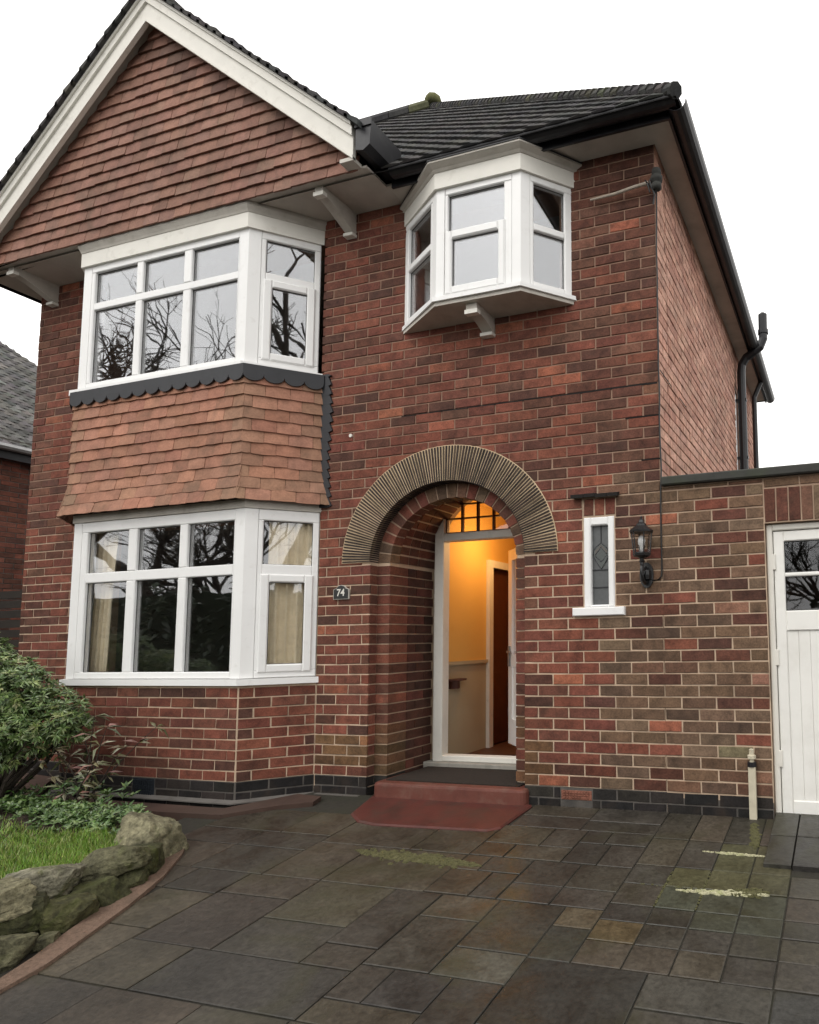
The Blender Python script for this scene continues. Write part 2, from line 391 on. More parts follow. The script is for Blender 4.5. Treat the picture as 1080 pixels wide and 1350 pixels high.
# driveway: joint bed with every slab laid on it
drv = MB()
drv.face([(-3.3, -7.5, gz(-7.5) - .003), (3.2, -7.5, gz(-7.5) - .003), (3.2, -.01, gz(-.01) - .003), (-3.3, -.01, gz(-.01) - .003)])
drive = drv.build('driveway', M['bed'], kind='structure')
KERB_OUT = [(-1.98, -4.2), (-2.02, -3.2), (-2.10, -2.6), (-2.156, -2.251), (-2.173, -2.086), (-2.257, -1.857), (-2.349, -1.626), (-2.489, -1.35), (-2.671, -1.102), (-2.801, -.967)]
KERB_IN = [(-2.10, -4.2), (-2.13, -3.2), (-2.2, -2.6), (-2.25, -2.22), (-2.30, -2.06), (-2.385, -1.88), (-2.46, -1.70), (-2.57, -1.47), (-2.74, -1.22), (-2.89, -1.04)]
def kerb_x(y):
    for (x0, y0), (x1, y1) in zip(KERB_OUT, KERB_OUT[1:]):
        if y0 <= y <= y1: return x0 + (x1 - x0) * (y - y0) / (y1 - y0)
    return KERB_OUT[0][0] if y < KERB_OUT[0][1] else -3.05
def clip_poly(poly, inside, cut):
    out = []
    for i in range(len(poly)):
        a, b = poly[i], poly[(i + 1) % len(poly)]
        ia, ib = inside(a), inside(b)
        if ia: out.append(a)
        if ia != ib: out.append(cut(a, b))
    return out
def clip_line(poly, p, q):
    """keep the part of poly to the right of the directed line p->q"""
    nx, ny = q[1] - p[1], -(q[0] - p[0])
    d = lambda t: (t[0] - p[0]) * nx + (t[1] - p[1]) * ny
    def cut(a, b):
        k = d(a) / (d(a) - d(b)); return (a[0] + (b[0] - a[0]) * k, a[1] + (b[1] - a[1]) * k)
    return clip_poly(poly, lambda t: d(t) >= 0, cut)
SLABC = [(.053, .044, .033), (.046, .040, .031), (.058, .049, .036), (.042, .037, .030), (.062, .053, .038), (.050, .044, .036)]
def slab(x0, x1, y0, y1, col=None, lift=0.0):
    g = .0035
    if x1 < kerb_x((y0 + y1) / 2) - .04: return
    l0, l1 = max(x0 + g, kerb_x(y0) - .07), max(x0 + g, kerb_x(y1) - .07)
    if l0 >= x1 - g or l1 >= x1 - g: return
    poly = [(l0, y0 + g), (x1 - g, y0 + g), (x1 - g, y1 - g), (l1, y1 - g)]
    if len(poly) < 3: return
    cx = sum(p[0] for p in poly) / len(poly); cy = sum(p[1] for p in poly) / len(poly)
    ar = abs(sum(poly[i][0] * poly[(i + 1) % len(poly)][1] - poly[(i + 1) % len(poly)][0] * poly[i][1] for i in range(len(poly)))) / 2
    if ar < .002: return
    tx, ty, h = R.uniform(-.004, .004), R.uniform(-.004, .004), .004 + R.uniform(-.002, .002) + lift
    b = MB(); n = len(poly); ch = .003
    zt = lambda x, y: h + tx * x + ty * y
    base = [(x - cx, y - cy, -.02) for x, y in poly]
    mid = [(x, y, zt(x, y) - ch) for x, y, _ in base]
    k = 1 - 2 * ch / max(.08, min(x1 - x0, y1 - y0))
    top = [(x * k, y * k, zt(x * k, y * k)) for x, y, _ in base]
    f = [tuple(range(2 * n, 3 * n))]
    for i in range(n):
        j = (i + 1) % n; f += [(i, j, n + j, n + i), (n + i, n + j, 2 * n + j, 2 * n + i)]
    b.mesh_in(base + mid + top, f)
    o = b.build('paving_slab', SLAB[1], drive)
    o.location = (cx, cy, gz(cy)); o.rotation_euler = (math.atan(SL), 0, 0)
    o['tint'] = list(jit(tuple(v * .68 for v in col) if col else R.choice(SLABC), .12))
def split(x0, x1, y0, y1, tx, ty):
    w, h = x1 - x0, y1 - y0
    if w > tx * 1.5 and (w / tx >= h / ty or h <= ty * 1.5):
        c = x0 + w * R.choice([.38, .5, .62]) if w < tx * 3 else x0 + w * R.uniform(.42, .58); split(x0, c, y0, y1, tx, ty); split(c, x1, y0, y1, tx, ty)
    elif h > ty * 1.5:
        c = y0 + h * R.choice([.4, .5, .6]); split(x0, x1, y0, c, tx, ty); split(x0, x1, c, y1, tx, ty)
    else: slab(x0, x1, y0, y1)
def pave():
    OCH = (.135, .100, .055); GRN = (.070, .072, .050)
    xs = [.02, .235, .43, .63, .827, 1.01, 1.22, 1.43, 1.64]
    ys = [-1.60, -1.43, -1.27, -1.13]
    for i in range(len(xs) - 1):
        for k in range(len(ys) - 1):
            dx, dy = R.uniform(-.006, .006), R.uniform(-.012, .012)
            c = OCH if (i, k) == (0, 1) else (GRN if i in (2, 3) and k == 2 else None)
            slab(xs[i], xs[i + 1], ys[k], ys[k + 1], c)
    for i in range(len(xs) - 1):
        slab(xs[i], xs[i + 1], -1.13, -.93, GRN if 1 <= i <= 3 else None); 
        slab(xs[i], xs[i + 1], -.93, -.73, (.10, .095, .05) if i in (1, 2, 3) else None)
        if xs[i] < .8: slab(xs[i], xs[i + 1], -.73, -.40, (.085, .080, .045) if i in (2, 3) else None); slab(xs[i], xs[i + 1], -.40, -.02)
    for i in range(3, len(xs) - 1):      # raised threshold before the garage
        x0 = max(.68, xs[i]); slab(x0, xs[i + 1], -.66, -.30, (.066, .062, .056), .022); slab(x0, xs[i + 1], -.30, .04, (.085, .080, .07), .022)
    # middle band, larger flags with their joints where the photo has them
    slab(-.51, -.17, -1.59, -1.2, (.072, .063, .05)); slab(-.17, .02, -1.36, -1.2, (.125, .098, .062)); slab(-.17, .02, -1.60, -1.36, (.066, .062, .05))
    slab(-.83, -.51, -1.40, -1.2); slab(-.83, -.51, -1.78, -1.40, (.070, .064, .052)); slab(-.51, -.17, -1.78, -1.59, (.115, .105, .082))
    pass
    slab(-.17, .35, -2.0, -1.60, (.046, .041, .035)); slab(.35, .83, -1.80, -1.60, (.075, .068, .055)); slab(.35, .83, -2.15, -1.80, (.066, .06, .05))
    slab(.83, 1.22, -1.78, -1.60, (.060, .058, .052)); slab(.83, 1.22, -2.15, -1.78, (.047, .046, .047)); slab(1.22, 1.64, -2.15, -1.60)
    slab(-.39, -.17, -2.12, -1.78); slab(-.66, -.39, -1.99, -1.78, (.055, .051, .045)); slab(-.83, -.66, -1.99, -1.78)
    slab(-.83, -.39, -2.12, -1.99); slab(-.17, .35, -2.15, -2.0)
    slab(-1.1, -.83, -1.68, -1.2); slab(-1.58, -1.1, -1.56, -1.2); slab(-1.58, -1.1, -1.83, -1.56, (.062, .056, .046)); slab(-1.1, -.83, -1.83, -1.68)
    slab(-1.66, -.83, -2.12, -1.83, (.052, .047, .040))
    slab(-2.04, -1.58, -1.40, -1.2); slab(-2.04, -1.58, -1.83, -1.40); slab(-2.04, -1.66, -2.12, -1.83)
    split(-3.0, -2.04, -2.12, -1.2, .40, .30)
    split(-3.0, -.95, -1.2, -.36, .44, .28); split(-.95, .02, -1.2, -.36, .25, .18); split(-.92, .02, -.36, -.01, .4, .2)
    split(-2.6, -.17, -3.4, -2.12, .55, .42); split(-.17, 1.64, -3.4, -2.15, .55, .42); split(1.64, 2.6, -3.4, -.02, .4, .4)
    split(-2.4, 2.6, -7.4, -3.4, .8, .7)
pave()
def ribbon(b, outer, inner, z0, h):
    for k in range(len(outer) - 1):
        o0, o1, i0, i1 = outer[k], outer[k + 1], inner[k], inner[k + 1]
        q = lambda p, dz: (p[0], p[1], gz(p[1]) + z0 + dz)
        b.face([q(o0, h), q(o1, h), q(i1, h), q(i0, h)]); b.face([q(o0, -.03), q(o1, -.03), q(o1, h), q(o0, h)]); b.face([q(i1, -.03), q(i0, -.03), q(i0, h), q(i1, h)])
b = MB(); ribbon(b, KERB_OUT, KERB_IN, .004, .016)
b.face([(-2.801, -.967, gz(-.967) + .02), (-2.87, -.92, gz(-.92) + .02), (-2.95, -.96, gz(-.96) + .02), (-2.89, -1.04, gz(-1.04) + .02)])
b.build('kerb', M['kerb'], kind='structure')
# red concrete strip along the foot of the bay
b = MB()
pts = [(-6.0, -.02), (-5.4, -.1), (-5.03, -.47), (-3.10, -.47), (-2.78, -.14), (-2.55, -.16), (-2.52, -.27), (-2.72, -.36), (-3.0, -.58), (-3.5, -.60), (-6.0, -.58)]
n = len(pts); h = lambda x, y: gz(y) + .028
b.mesh_in([(x, y, h(x, y)) for x, y in pts] + [(x, y, h(x, y) - .06) for x, y in pts], [tuple(range(n))] + [(k, (k + 1) % n, n + (k + 1) % n, n + k) for k in range(n)])
b.build('footpath', M['red_path'], kind='structure')

# ------------------------------------------------------------------ house
house = thing('house', 'brick detached house with tile-hung gable, two-storey bay and arched porch', 'house')
SP = 1.818; ACX = -1.648
def ell(R_, t, z): # half width of an arch of springing half-width R_, rise ratio t at height z
    k = (z - SP) / (R_ * t)
    return None if k >= 1 else R_ * math.sqrt(max(0, 1 - max(0, k) ** 2))
def front_holes(za, zb):
    h = []
    zc = (za + zb) / 2
    w = ell(.72, .92, za if za > SP else SP - .001) if zc > SP else .641
    if zc <= SP: h.append((ACX - .641, ACX + .641))
    elif w: h.append((ACX - w, ACX + w))
    if 1.42 < zb and za < 2.04: h.append((-.558, -.328))
    if za < 2.19 and zb > 2.04 and zb < 2.20: h.append((-.56, -.322))     # brick soldiers over the slit window
    if za < 1.418 and zb > 1.362: h.append((-.63, -.26))
    if .92 < zb and za < 2.28: h.append((-5.28, -2.775))
    if zb <= .95: h.append((-5.27, -2.768))
    if 2.25 < zb and za < 4.66: h.append((-5.35, -2.80))
    if 3.62 < zb and za < 4.55: h.append((-2.0, -.645))
    if za < .21 and zb > .14: h.append((-.735, -.512))
    if zb > 2.205 or round(za / BH) % 2: h.append((0, .3))
    if zb < .40: h.append((ACX - .7, ACX + .7)) if False else None
    return h
fw = MB()
def wallbox(b, x0, x1, z0, z1, y0=0.0, y1=.26): b.box(x0, x1, y0, y1, z0, z1)
wallbox(fw, -6.13, -5.28, -.3, 4.72); wallbox(fw, -5.28, -2.775, 2.26, 3.34); wallbox(fw, -5.28, -2.775, 4.52, 4.72)
wallbox(fw, -2.775, -2.31, -.3, 4.72)
wallbox(fw, -2.31, -1.93, 2.56, 4.72); wallbox(fw, -1.93, -.99, 2.56, 3.66); wallbox(fw, -1.93, -.99, 4.46, 4.72); wallbox(fw, -.99, -.72, -.3, 3.66); wallbox(fw, -.99, -.72, 4.46, 4.72); wallbox(fw, -.72, -.548, -.3, 4.72); wallbox(fw, -.338, -.002, -.3, 4.72)
wallbox(fw, -.548, -.338, -.3, 1.40); wallbox(fw, -.548, -.338, 2.03, 4.72)
# spandrels either side of the arch opening, cut to the arch curve
N = 28
def arch_pts(R_, t, a0=0, a1=math.pi, n=N): return [(ACX + R_ * math.cos(a0 + (a1 - a0) * k / n), SP + R_ * t * math.sin(a0 + (a1 - a0) * k / n)) for k in range(n + 1)]
ap = arch_pts(.655, .885)
for k in range(N):
    (xa, za), (xb, zb) = ap[k], ap[k + 1]
    fw.prism([(xa, za), (xa, 2.56), (xb, 2.56), (xb, zb)], 0, .10, 'y')
wallbox(fw, -2.31, ACX - .648, -.3, SP, 0, .10); wallbox(fw, ACX + .648, -.99, -.3, SP, 0, .10)
fw.prism([(ACX + .648, SP), (-.99, SP), (-.99, 2.56), (ACX + .648, 2.56)], 0, .10, 'y'); fw.prism([(-2.31, SP), (ACX - .648, SP), (ACX - .648, 2.56), (-2.31, 2.56)], 0, .10, 'y')
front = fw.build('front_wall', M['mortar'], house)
lay(FRONT, -6.13, .1125, 0, 4.66, front_holes, house_tint, 'front', PIECES)
# dark mortar band over the plinth courses
for x0, x1 in ((-6.13, -5.30), (-2.76, ACX - .648), (ACX + .648, .0)):
    b = MB(); b.box(x0, x1, -.0008, .02, -.2, .225); b.build('plinth', M['dark_mortar'], house)
# lower bay of brick
P0, P1, P2, P3 = (-5.29, 0), (-4.93, -.36), (-3.13, -.36), (-2.77, 0)
bw = MB()
def plan_wall(b, pts, t, z0, z1):
    """wall following an open plan polyline, thickness t inwards (mitred)"""
    off = offset_plan(pts, -t)
    for k in range(len(pts) - 1):
        b.prism([pts[k], pts[k + 1], off[k + 1], off[k]], z0, z1, 'z')
def offset_plan(pts, d):
    """shift an open polyline outward (to the right of its direction of travel: -y for +x travel)"""
    out = []; n = len(pts)
    def nrm(a, b):
        L = math.hypot(b[0] - a[0], b[1] - a[1]); return ((b[1] - a[1]) / L, -(b[0] - a[0]) / L)
    for i in range(n):
        if i == 0: m = nrm(pts[0], pts[1]); out.append((pts[0][0] + m[0] * d * 1.414, pts[0][1])); continue
        if i == n - 1: m = nrm(pts[-2], pts[-1]); out.append((pts[-1][0] + m[0] * d * 1.414, pts[-1][1])); continue
        a, c = nrm(pts[i - 1], pts[i]), nrm(pts[i], pts[i + 1])
        k = 1 + a[0] * c[0] + a[1] * c[1]
        out.append((pts[i][0] + (a[0] + c[0]) * d / k, pts[i][1] + (a[1] + c[1]) * d / k))
    return out
LB = [P0, P1, P2, P3]
plan_wall(bw, LB, .20, .225, .935)
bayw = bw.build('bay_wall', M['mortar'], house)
b = MB(); plan_wall(b, offset_plan(LB, .001), .2, -.2, .224); b.build('plinth', M['dark_mortar'], house)
F_L, F_F, F_R = Frame(P0[0], P0[1], -45), Frame(P1[0], P1[1], 0), Frame(P2[0], P2[1], 45)
def air_hole(za, zb): return [(.80, 1.03)] if za < .2 and zb > .08 else []
lay(F_F, .002, 1.798, 0, .915, air_hole, bay_tint, 'bay', PIECES, odd=1, shift=.03)
lay(F_R, .002, .507, 0, .915, None, bay_tint, 'bay', PIECES, odd=0, shift=.10)
lay(F_L, .002, .507, 0, .915, None, bay_tint, 'bay', PIECES, odd=0)
b = MB()                                                            # rounded cement fillet at the foot of the plinth
for pl in (LB,):
    o1, o2 = offset_plan(pl, .05), offset_plan(pl, .004)
    for k in range(3):
        q0, q1, r0, r1 = o1[k], o1[k + 1], o2[k], o2[k + 1]
        b.face([(*q0, gz(-.36) + .02), (*q1, gz(-.36) + .02), (*q1, .085), (*q0, .085)]); b.face([(*q0, .085), (*q1, .085), (*r1, .10), (*r0, .10)])
b.box(-2.72, -2.33, -.05, -.004, .0, .095)
b.build('cement_fillet', M['concrete'], house)
# air bricks
def air_brick(fr, u0, u1, z0, z1, col):
    b = MB(); b.cur = col; b.cbox(fr, u0, u1, -.02, .004, z0, z1, .003)
    for k in range(9):
        for m in range(3):
            w = (u1 - u0 - .03) / 9; hh = (z1 - z0 - .016) / 3
            b.cbox(fr, u0 + .015 + k * w + .002, u0 + .015 + (k + 1) * w - .004, .004, .009, z0 + .008 + m * hh + .003, z0 + .008 + (m + 1) * hh - .003, .001)
    return b.build('air_brick', BRICK[0], house, tint=True)
air_brick(FRONT, -.733, -.514, .143, .205, (.22, .09, .06)); air_brick(F_F, .803, 1.027, .085, .218, (.012, .016, .022))

# side wall of the house, with the openings at its far end
sw = MB(); SIDE = Frame(0, 0, 90)
sw.box(-.26, -.004, .26, 3.40, -.3, 4.72); sw.box(-.26, -.004, 3.62, 5.10, -.3, 4.72); sw.box(-.26, -.004, 3.40, 3.62, 4.15, 4.72)
sw.box(-6.13, -.26, 4.9, 5.1, -.3, 4.72); sw.box(-6.13, -5.9, .26, 4.9, -.3, 4.72)
M['side_mortar'] = plain('side_wall_mortar', (.20, .125, .095), .95, var=.4, scale=6, bmp=.4)
side = sw.build('side_wall', M['side_mortar'], house)
sp = []; lay(SIDE, .26, 5.10, 2.1, 4.65, lambda a, c: [(3.40, 3.62)] if a < 4.15 else [], side_tint, 'side', sp, proud=.004)
lay(SIDE, 0.004, .26, 2.1, 4.65, None, side_tint, 'side', sp, proud=.004)
b = MB()
for q in sp: brick_into(b, q)
b.build('brickwork', BRICK[0], side, kind='stuff', tint=True)
b = MB(); b.box(-.03, -.006, 3.41, 3.46, 2.2, 4.14); b.box(-.05, -.02, 3.46, 3.62, 2.2, 4.14); b.build('side_window_frame', M['upvc'], house)
b = MB(); b.box(.001, .004, .02, 3.38, 3.015, 3.027); b.build('open_joint', M['soot'], side)

# pick the 300 bricks that show largest as pieces of their own, the rest joined
whole = [q for q in PIECES if q['w'] > .19 and q['h'] > .06]
hidden = lambda q: (q['joined'] == 'front' and -5.6 < q['u'] < -4.9 and q['z'] < 1.0) or q['fr'] is F_L
for i, q in enumerate(sorted([q for q in whole if not hidden(q)], key=lambda q: -q['show'])[:298]): q['own'] = True
jb = {'front': MB(), 'bay': MB()}
for q in PIECES:
    if q.get('own'): brick_object(q, front if q['joined'] == 'front' else bayw)
    else: brick_into(jb[q['joined']], q)
jb['front'].build('brickwork', BRICK[0], front, kind='stuff', tint=True); jb['bay'].build('brickwork', BRICK[0], bayw, kind='stuff', tint=True)
# settlement crack along a bed joint
b = MB()
x = -.01
while x > -1.95:
    w = R.uniform(.06, .16); zz = 2.925 + R.uniform(-.003, .003); t = .0075 * (1 - .45 * (-x) / 2)
    b.box(x - w, x, -.0055, .002, zz - t, zz + t * .6); x -= w
b.build('open_joint', M['soot'], front, kind='stuff')
for (x0, x1, zz) in ((-.24, -.0, 2.70), (-.13, 0, 2.40)): b = MB(); b.box(x0, x1, -.0055, .002, zz - .004, zz + .004); b.build('open_joint', M['soot'], front)

# creasing-tile arch
arch = MB()
o_, i_ = arch_pts(.905, .928, n=40), arch_pts(.651, .885, n=40)
for k in range(40):
    vs = [(o_[k], 0), (o_[k + 1], 0), (i_[k + 1], 0), (i_[k], 0)]
    a_ = [o_[k], o_[k + 1], i_[k + 1], i_[k]]
    arch.mesh_in([(x, -.010, z) for x, z in a_] + [(x, .03, z) for x, z in a_], [(0, 1, 2, 3), (0, 4, 5, 1), (2, 6, 7, 3)] + ([(3, 7, 4, 0)] if k == 0 else []) + ([(1, 5, 6, 2)] if k == 39 else []))
M['arch_mortar'] = plain('arch_mortar', (.56, .43, .28), .95, var=.4, scale=9, bmp=.5, dirt=(.3, .2, .12), dirt_amt=.5)
archo = arch.build('porch_arch', M['arch_mortar'], house)
NT = 112
for k in range(NT):
    a = math.pi * (k + .5) / NT; da = math.pi / NT * .30
    b = MB()
    p = []
    for aa, rr, tt in ((a - da * .95, .898, .928), (a + da * .95, .898, .928), (a + da * 1.05, .646, .885), (a - da * 1.05, .646, .885)):
        p.append((ACX + rr * math.cos(aa), SP + rr * tt * math.sin(aa)))
    d = -.0145 + R.uniform(-.002, .002)
    b.mesh_in([(x, .085, z) for x, z in p] + [(x, d, z) for x, z in p], [(4, 5, 6, 7), (0, 1, 5, 4), (1, 2, 6, 5), (2, 3, 7, 6), (3, 0, 4, 7)])
    o = b.build('arch_tile', BRICK[1], archo); o['tint'] = list(jit(R.choice([(.045, .032, .026), (.055, .038, .03), (.035, .026, .023), (.085, .06, .042)]), .2))
# second, recessed order of the arch and its jambs
Y2 = .08
ro, ri, tr_ = .66, .535, .87
b = MB()
oo, ii = arch_pts(.68, .90, n=30), arch_pts(ri + .006, tr_, n=30)
for k in range(30):
    a_ = [oo[k], oo[k + 1], ii[k + 1], ii[k]]
    b.mesh_in([(x, Y2 + .008, z) for x, z in a_] + [(x, .19, z) for x, z in a_], [(0, 1, 2, 3), (2, 6, 7, 3)])
b.box(ACX - .68, ACX - ri - .006, Y2 + .008, .30, -.2, SP); b.box(ACX + ri + .006, ACX + .68, Y2 + .008, .30, -.2, SP)
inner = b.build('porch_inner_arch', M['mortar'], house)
NV = 21
for k in range(NV):
    a0, a1 = math.pi * k / NV + .012, math.pi * (k + 1) / NV - .012
    p = [(ACX + rr * math.cos(aa), SP + rr * tt * math.sin(aa)) for aa, rr, tt in ((a0, .645, .885), (a1, .645, .885), (a1, ri, tr_), (a0, ri, tr_))]
    b = MB(); b.mesh_in([(x, .188, z) for x, z in p] + [(x, Y2 + R.uniform(0, .003), z) for x, z in p], [(4, 5, 6, 7), (0, 1, 5, 4), (1, 2, 6, 5), (2, 3, 7, 6), (3, 0, 4, 7)])
    o = b.build('arch_brick', BRICK[1], inner); o['tint'] = list(jit(R.choice(RED[1:] + DARK + BROWN), .15))
jbk = MB(); k = 0
def jamb_tint(z):
    if z < .22: return jit(R.choice(BLACK), .25)
    c = R.choice(RED + DARK[:2])
    if z < .62 and R.random() < .6: c = tuple(.6 * a + .4 * g for a, g in zip(c, (.085, .08, .03)))
    return jit(c, .14)
for k in range(0, 25):
    za, zb = k * BH + .005, min((k + 1) * BH - .005, SP - .005)
    if zb - za < .02: continue
    for x0, x1 in ((ACX - .66, ACX - ri), (ACX + ri, ACX + .66)):
        jbk.cur = jamb_tint(za); jbk.box(x0, x1, Y2 + R.uniform(0, .003), .298, za, zb)
    for x0, x1 in ((ACX - .66, ACX - .6435), (ACX + .6435, ACX + .66)):      # returns of the outer order
        jbk.cur = jamb_tint(za); jbk.box(x0, x1, .008, Y2 - .004, za, zb)
    # deep reveals of the porch, their shade painted in as darker brick tints
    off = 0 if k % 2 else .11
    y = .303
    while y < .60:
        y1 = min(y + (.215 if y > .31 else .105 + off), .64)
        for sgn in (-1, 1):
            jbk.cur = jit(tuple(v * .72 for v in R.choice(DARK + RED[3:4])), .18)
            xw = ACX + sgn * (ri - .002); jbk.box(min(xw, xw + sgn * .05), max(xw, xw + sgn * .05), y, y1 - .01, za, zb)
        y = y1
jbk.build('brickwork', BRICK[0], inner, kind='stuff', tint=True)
b = MB()                                                            # porch shell: side walls and vault
b.box(ACX - ri - .22, ACX - ri - .006, .30, .70, -.2, SP); b.box(ACX + ri + .006, ACX + ri + .22, .30, .70, -.2, SP)
TV = 1.16; vv = arch_pts(ri + .004, TV, n=24); v2 = arch_pts(ri + .12, TV * .95, n=24); vf = arch_pts(ri + .01, tr_, n=24)
for k in range(24):
    a_ = [vv[k], vv[k + 1], v2[k + 1], v2[k]]
    b.mesh_in([(x, .192, z) for x, z in a_] + [(x, .70, z) for x, z in a_], [(0, 4, 5, 1), (0, 1, 2, 3)])
    b.face([(vf[k][0], .190, vf[k][1]), (vf[k + 1][0], .190, vf[k + 1][1]), (vv[k + 1][0], .190, vv[k + 1][1] + .03), (vv[k][0], .190, vv[k][1] + .03)])
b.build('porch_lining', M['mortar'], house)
b = MB(); 
for k in range(26):
    a0, a1 = math.pi * k / 26 + .012, math.pi * (k + 1) / 26 - .012
    for y0, y1 in ((.195, .30), (.31, .42), (.43, .64)):
        p = [(ACX + rr * math.cos(aa), SP + rr * TV * math.sin(aa)) for aa, rr in ((a0, ri + .03), (a1, ri + .03), (a1, ri - .002), (a0, ri - .002))]
        b.cur = jit(R.choice(DARK + RED), .15); b.mesh_in([(x, y0, z) for x, z in p] + [(x, y1, z) for x, z in p], [(3, 2, 6, 7), (0, 3, 2, 1), (0, 3, 7, 4), (1, 2, 6, 5)])
b.build('vault_brickwork', BRICK[0], house, kind='stuff', tint=True)

# ------------------------------------------------------------------ front door, step and hall
YD = .57
df = MB()
XL, XR = -2.16, -1.13
df.cbox(Frame(0, YD, 0), XL + .03, -2.045, -.09, 0, .24, 2.42, .006); df.cbox(Frame(0, YD, 0), -1.20, XR - .01, -.09, 0, .24, 2.42, .006)
df.cbox(Frame(0, YD, 0), -2.045, -1.20, -.09, -.004, 2.045, 2.11, .006); df.cbox(Frame(0, YD, 0), -2.045, -1.20, -.09, 0, .245, .292, .006)
df.box(XL - .1, XR + .12, YD + .09, YD + .12, 2.47, 2.9); df.box(XL - .2, XL + .03, YD + .085, YD + .12, -.1, 2.4); df.box(XR - .01, XR + .2, YD + .085, YD + .12, -.1, 2.4)
dframe = df.build('door_frame', M['paint'], house)
b = MB(); b.box(-2.045, -1.20, YD + .045, YD + .052, 2.112, 2.46); b.build('pane', M['clear'], dframe)
b = MB()
for k in range(6): x = -2.045 + k * .147; b.box(x - .004, x + .012, YD + .034, YD + .062, 2.112, 2.46)
for z in (2.115, 2.235, 2.355): b.box(-2.045, -1.2, YD + .035, YD + .061, z - .006, z + .006)
b.build('glazing_bar', M['wood'], dframe)
b = MB(); b.cbox(Frame(0, YD, 0), XL - .02, XR + .01, -.1, .055, .185, .245, .006); b.build('door_sill', M['stone_sill'], house)
b = MB(); b.box(XL + .005, XR - .005, .30, YD - .02, .0, .150); b.build('porch_floor', M['carpet'], house)
M['mat'] = plain('coir_mat', (.020, .014, .010), .95, var=.5, scale=40, bmp=.8)
b = MB(); b.box(-2.13, -1.05, .01, YD - .03, .200, .213); tag(b.build('doormat', M['mat']), 'dark doormat filling the porch floor behind the red step', 'doormat')
doorstep = MB()
def rounded(x0, x1, y0, y1, r):
    p = []
    for cx, cy, a in ((x1 - r, y0 + r, -90), (x1 - r, y1 - r, 0), (x0 + r, y1 - r, 90), (x0 + r, y0 + r, 180)):
        for k in range(5): t = math.radians(a + 22.5 * k); p.append((cx + r * math.cos(t), cy + r * math.sin(t)))
    return p
def soft_slab(b, poly, z0, z1, ch):
    cx = sum(p[0] for p in poly) / len(poly); cy = sum(p[1] for p in poly) / len(poly); n = len(poly)
    sh = lambda d: [(cx + (x - cx) * (1 - d / abs(.6)), cy + (y - cy) * (1 - d / .35)) for x, y in poly]
    r0, r1, r2 = poly, sh(ch * .3), sh(ch)
    v = [(x, y, z0) for x, y in r0] + [(x, y, z1 - ch) for x, y in r0] + [(x, y, z1 - ch * .3) for x, y in r1] + [(x, y, z1) for x, y in r2]
    f = [tuple(range(3 * n, 4 * n))] + [(m * n + k, m * n + (k + 1) % n, (m + 1) * n + (k + 1) % n, (m + 1) * n + k) for m in range(3) for k in range(n)]
    b.mesh_in(v, f)
soft_slab(doorstep, rounded(-2.19, -.97, -.075, .31, .05), -.05, .205, .020)
M['worn_red'] = plain('worn_red_step', (.125, .040, .028), .6, var=.5, scale=6, bmp=.4, dirt=(.19, .12, .09), dirt_scale=9, dirt_amt=.5, dirt_lo=.50, fine=60)
step = doorstep.build('doorstep', M['worn_red'], house)
b = MB(); tp = [(-2.19, -.05), (-2.10, -.36), (-1.95, -.47), (-1.80, -.50), (-1.02, -.47), (-.955, -.42), (-.93, -.05)]; n = len(tp)
b.mesh_in([(x, y, gz(y) + .014) for x, y in tp] + [(x * 1.0 + (.01 if x < -1.5 else -.01) * -1, y - .012, gz(y) + .004) for x, y in tp] + [(x, y - .012, gz(y) - .05) for x, y in tp], [tuple(range(n))] + [(m * n + k, m * n + (k + 1) % n, (m + 1) * n + (k + 1) % n, (m + 1) * n + k) for m in range(2) for k in range(n)])
b.build('lower_step', M['red_step'], step)
# door leaf, opened into the hall
FD = Frame(-1.20, YD + .10, 180 - 44)      # u runs from the hinge into the hall, n = outer face
class LeafFrame(Frame): pass
def leaf_frame(): return Frame(-1.20, YD + .10, 136)
LF = leaf_frame()
dl = MB()
def leafbar(b, u0, u1, z0, z1, n0=-.022, n1=.022, ch=.004): b.cbox(LF, u0, u1, n0, n1, z0, z1, ch)
leafbar(dl, 0, .10, .30, 2.03); leafbar(dl, .70, .80, .30, 2.03); leafbar(dl, .10, .70, 1.93, 2.03); leafbar(dl, .10, .70, .30, .52); leafbar(dl, .10, .70, .98, 1.08); leafbar(dl, .10, .70, .52, .98, -.010, .010, .003)
dleaf = dl.build('front_door', M['upvc'], house)
b = MB(); b.cbox(LF, .10, .70, -.004, .004, 1.08, 1.93, .001); b.build('pane', M['glass'], dleaf)
b = MB(); b.cbox(LF, .735, .765, -.04, .045, .98, 1.16, .004); b.cbox(LF, .66, .76, -.055, -.04, 1.10, 1.12, .003); b.cbox(LF, .66, .76, .045, .06, 1.10, 1.12, .003); b.build('handle', M['tin'], dleaf)
# hall
hl = MB(); hl.face([(-2.19, .70, 1.02), (-2.19, 1.52, 1.02), (-2.19, 1.52, 2.52), (-2.19, .70, 2.52)]); hl.face([(-2.19, 1.52, 1.96), (-2.19, 3.6, 1.96), (-2.19, 3.6, 2.52), (-2.19, 1.52, 2.52)])
hl.face([(-2.19, 2.35, .2), (-2.19, 3.6, .2), (-2.19, 3.6, 1.96), (-2.19, 2.35, 1.96)])
hl.face([(-2.19, 3.6, .2), (-.9, 3.6, .2), (-.9, 3.6, 2.52), (-2.19, 3.6, 2.52)]); hl.face([(-.9, .70, .2), (-.9, 3.6, .2), (-.9, 3.6, 2.52), (-.9, .70, 2.52)])
hl.face([(-2.19, .70, 2.52), (-.9, .70, 2.52), (-.9, 3.6, 2.52), (-2.19, 3.6, 2.52)])
hl.face([(-2.3, .695, 2.47), (-.8, .695, 2.47), (-.8, .695, 2.6), (-2.3, .695, 2.6)])
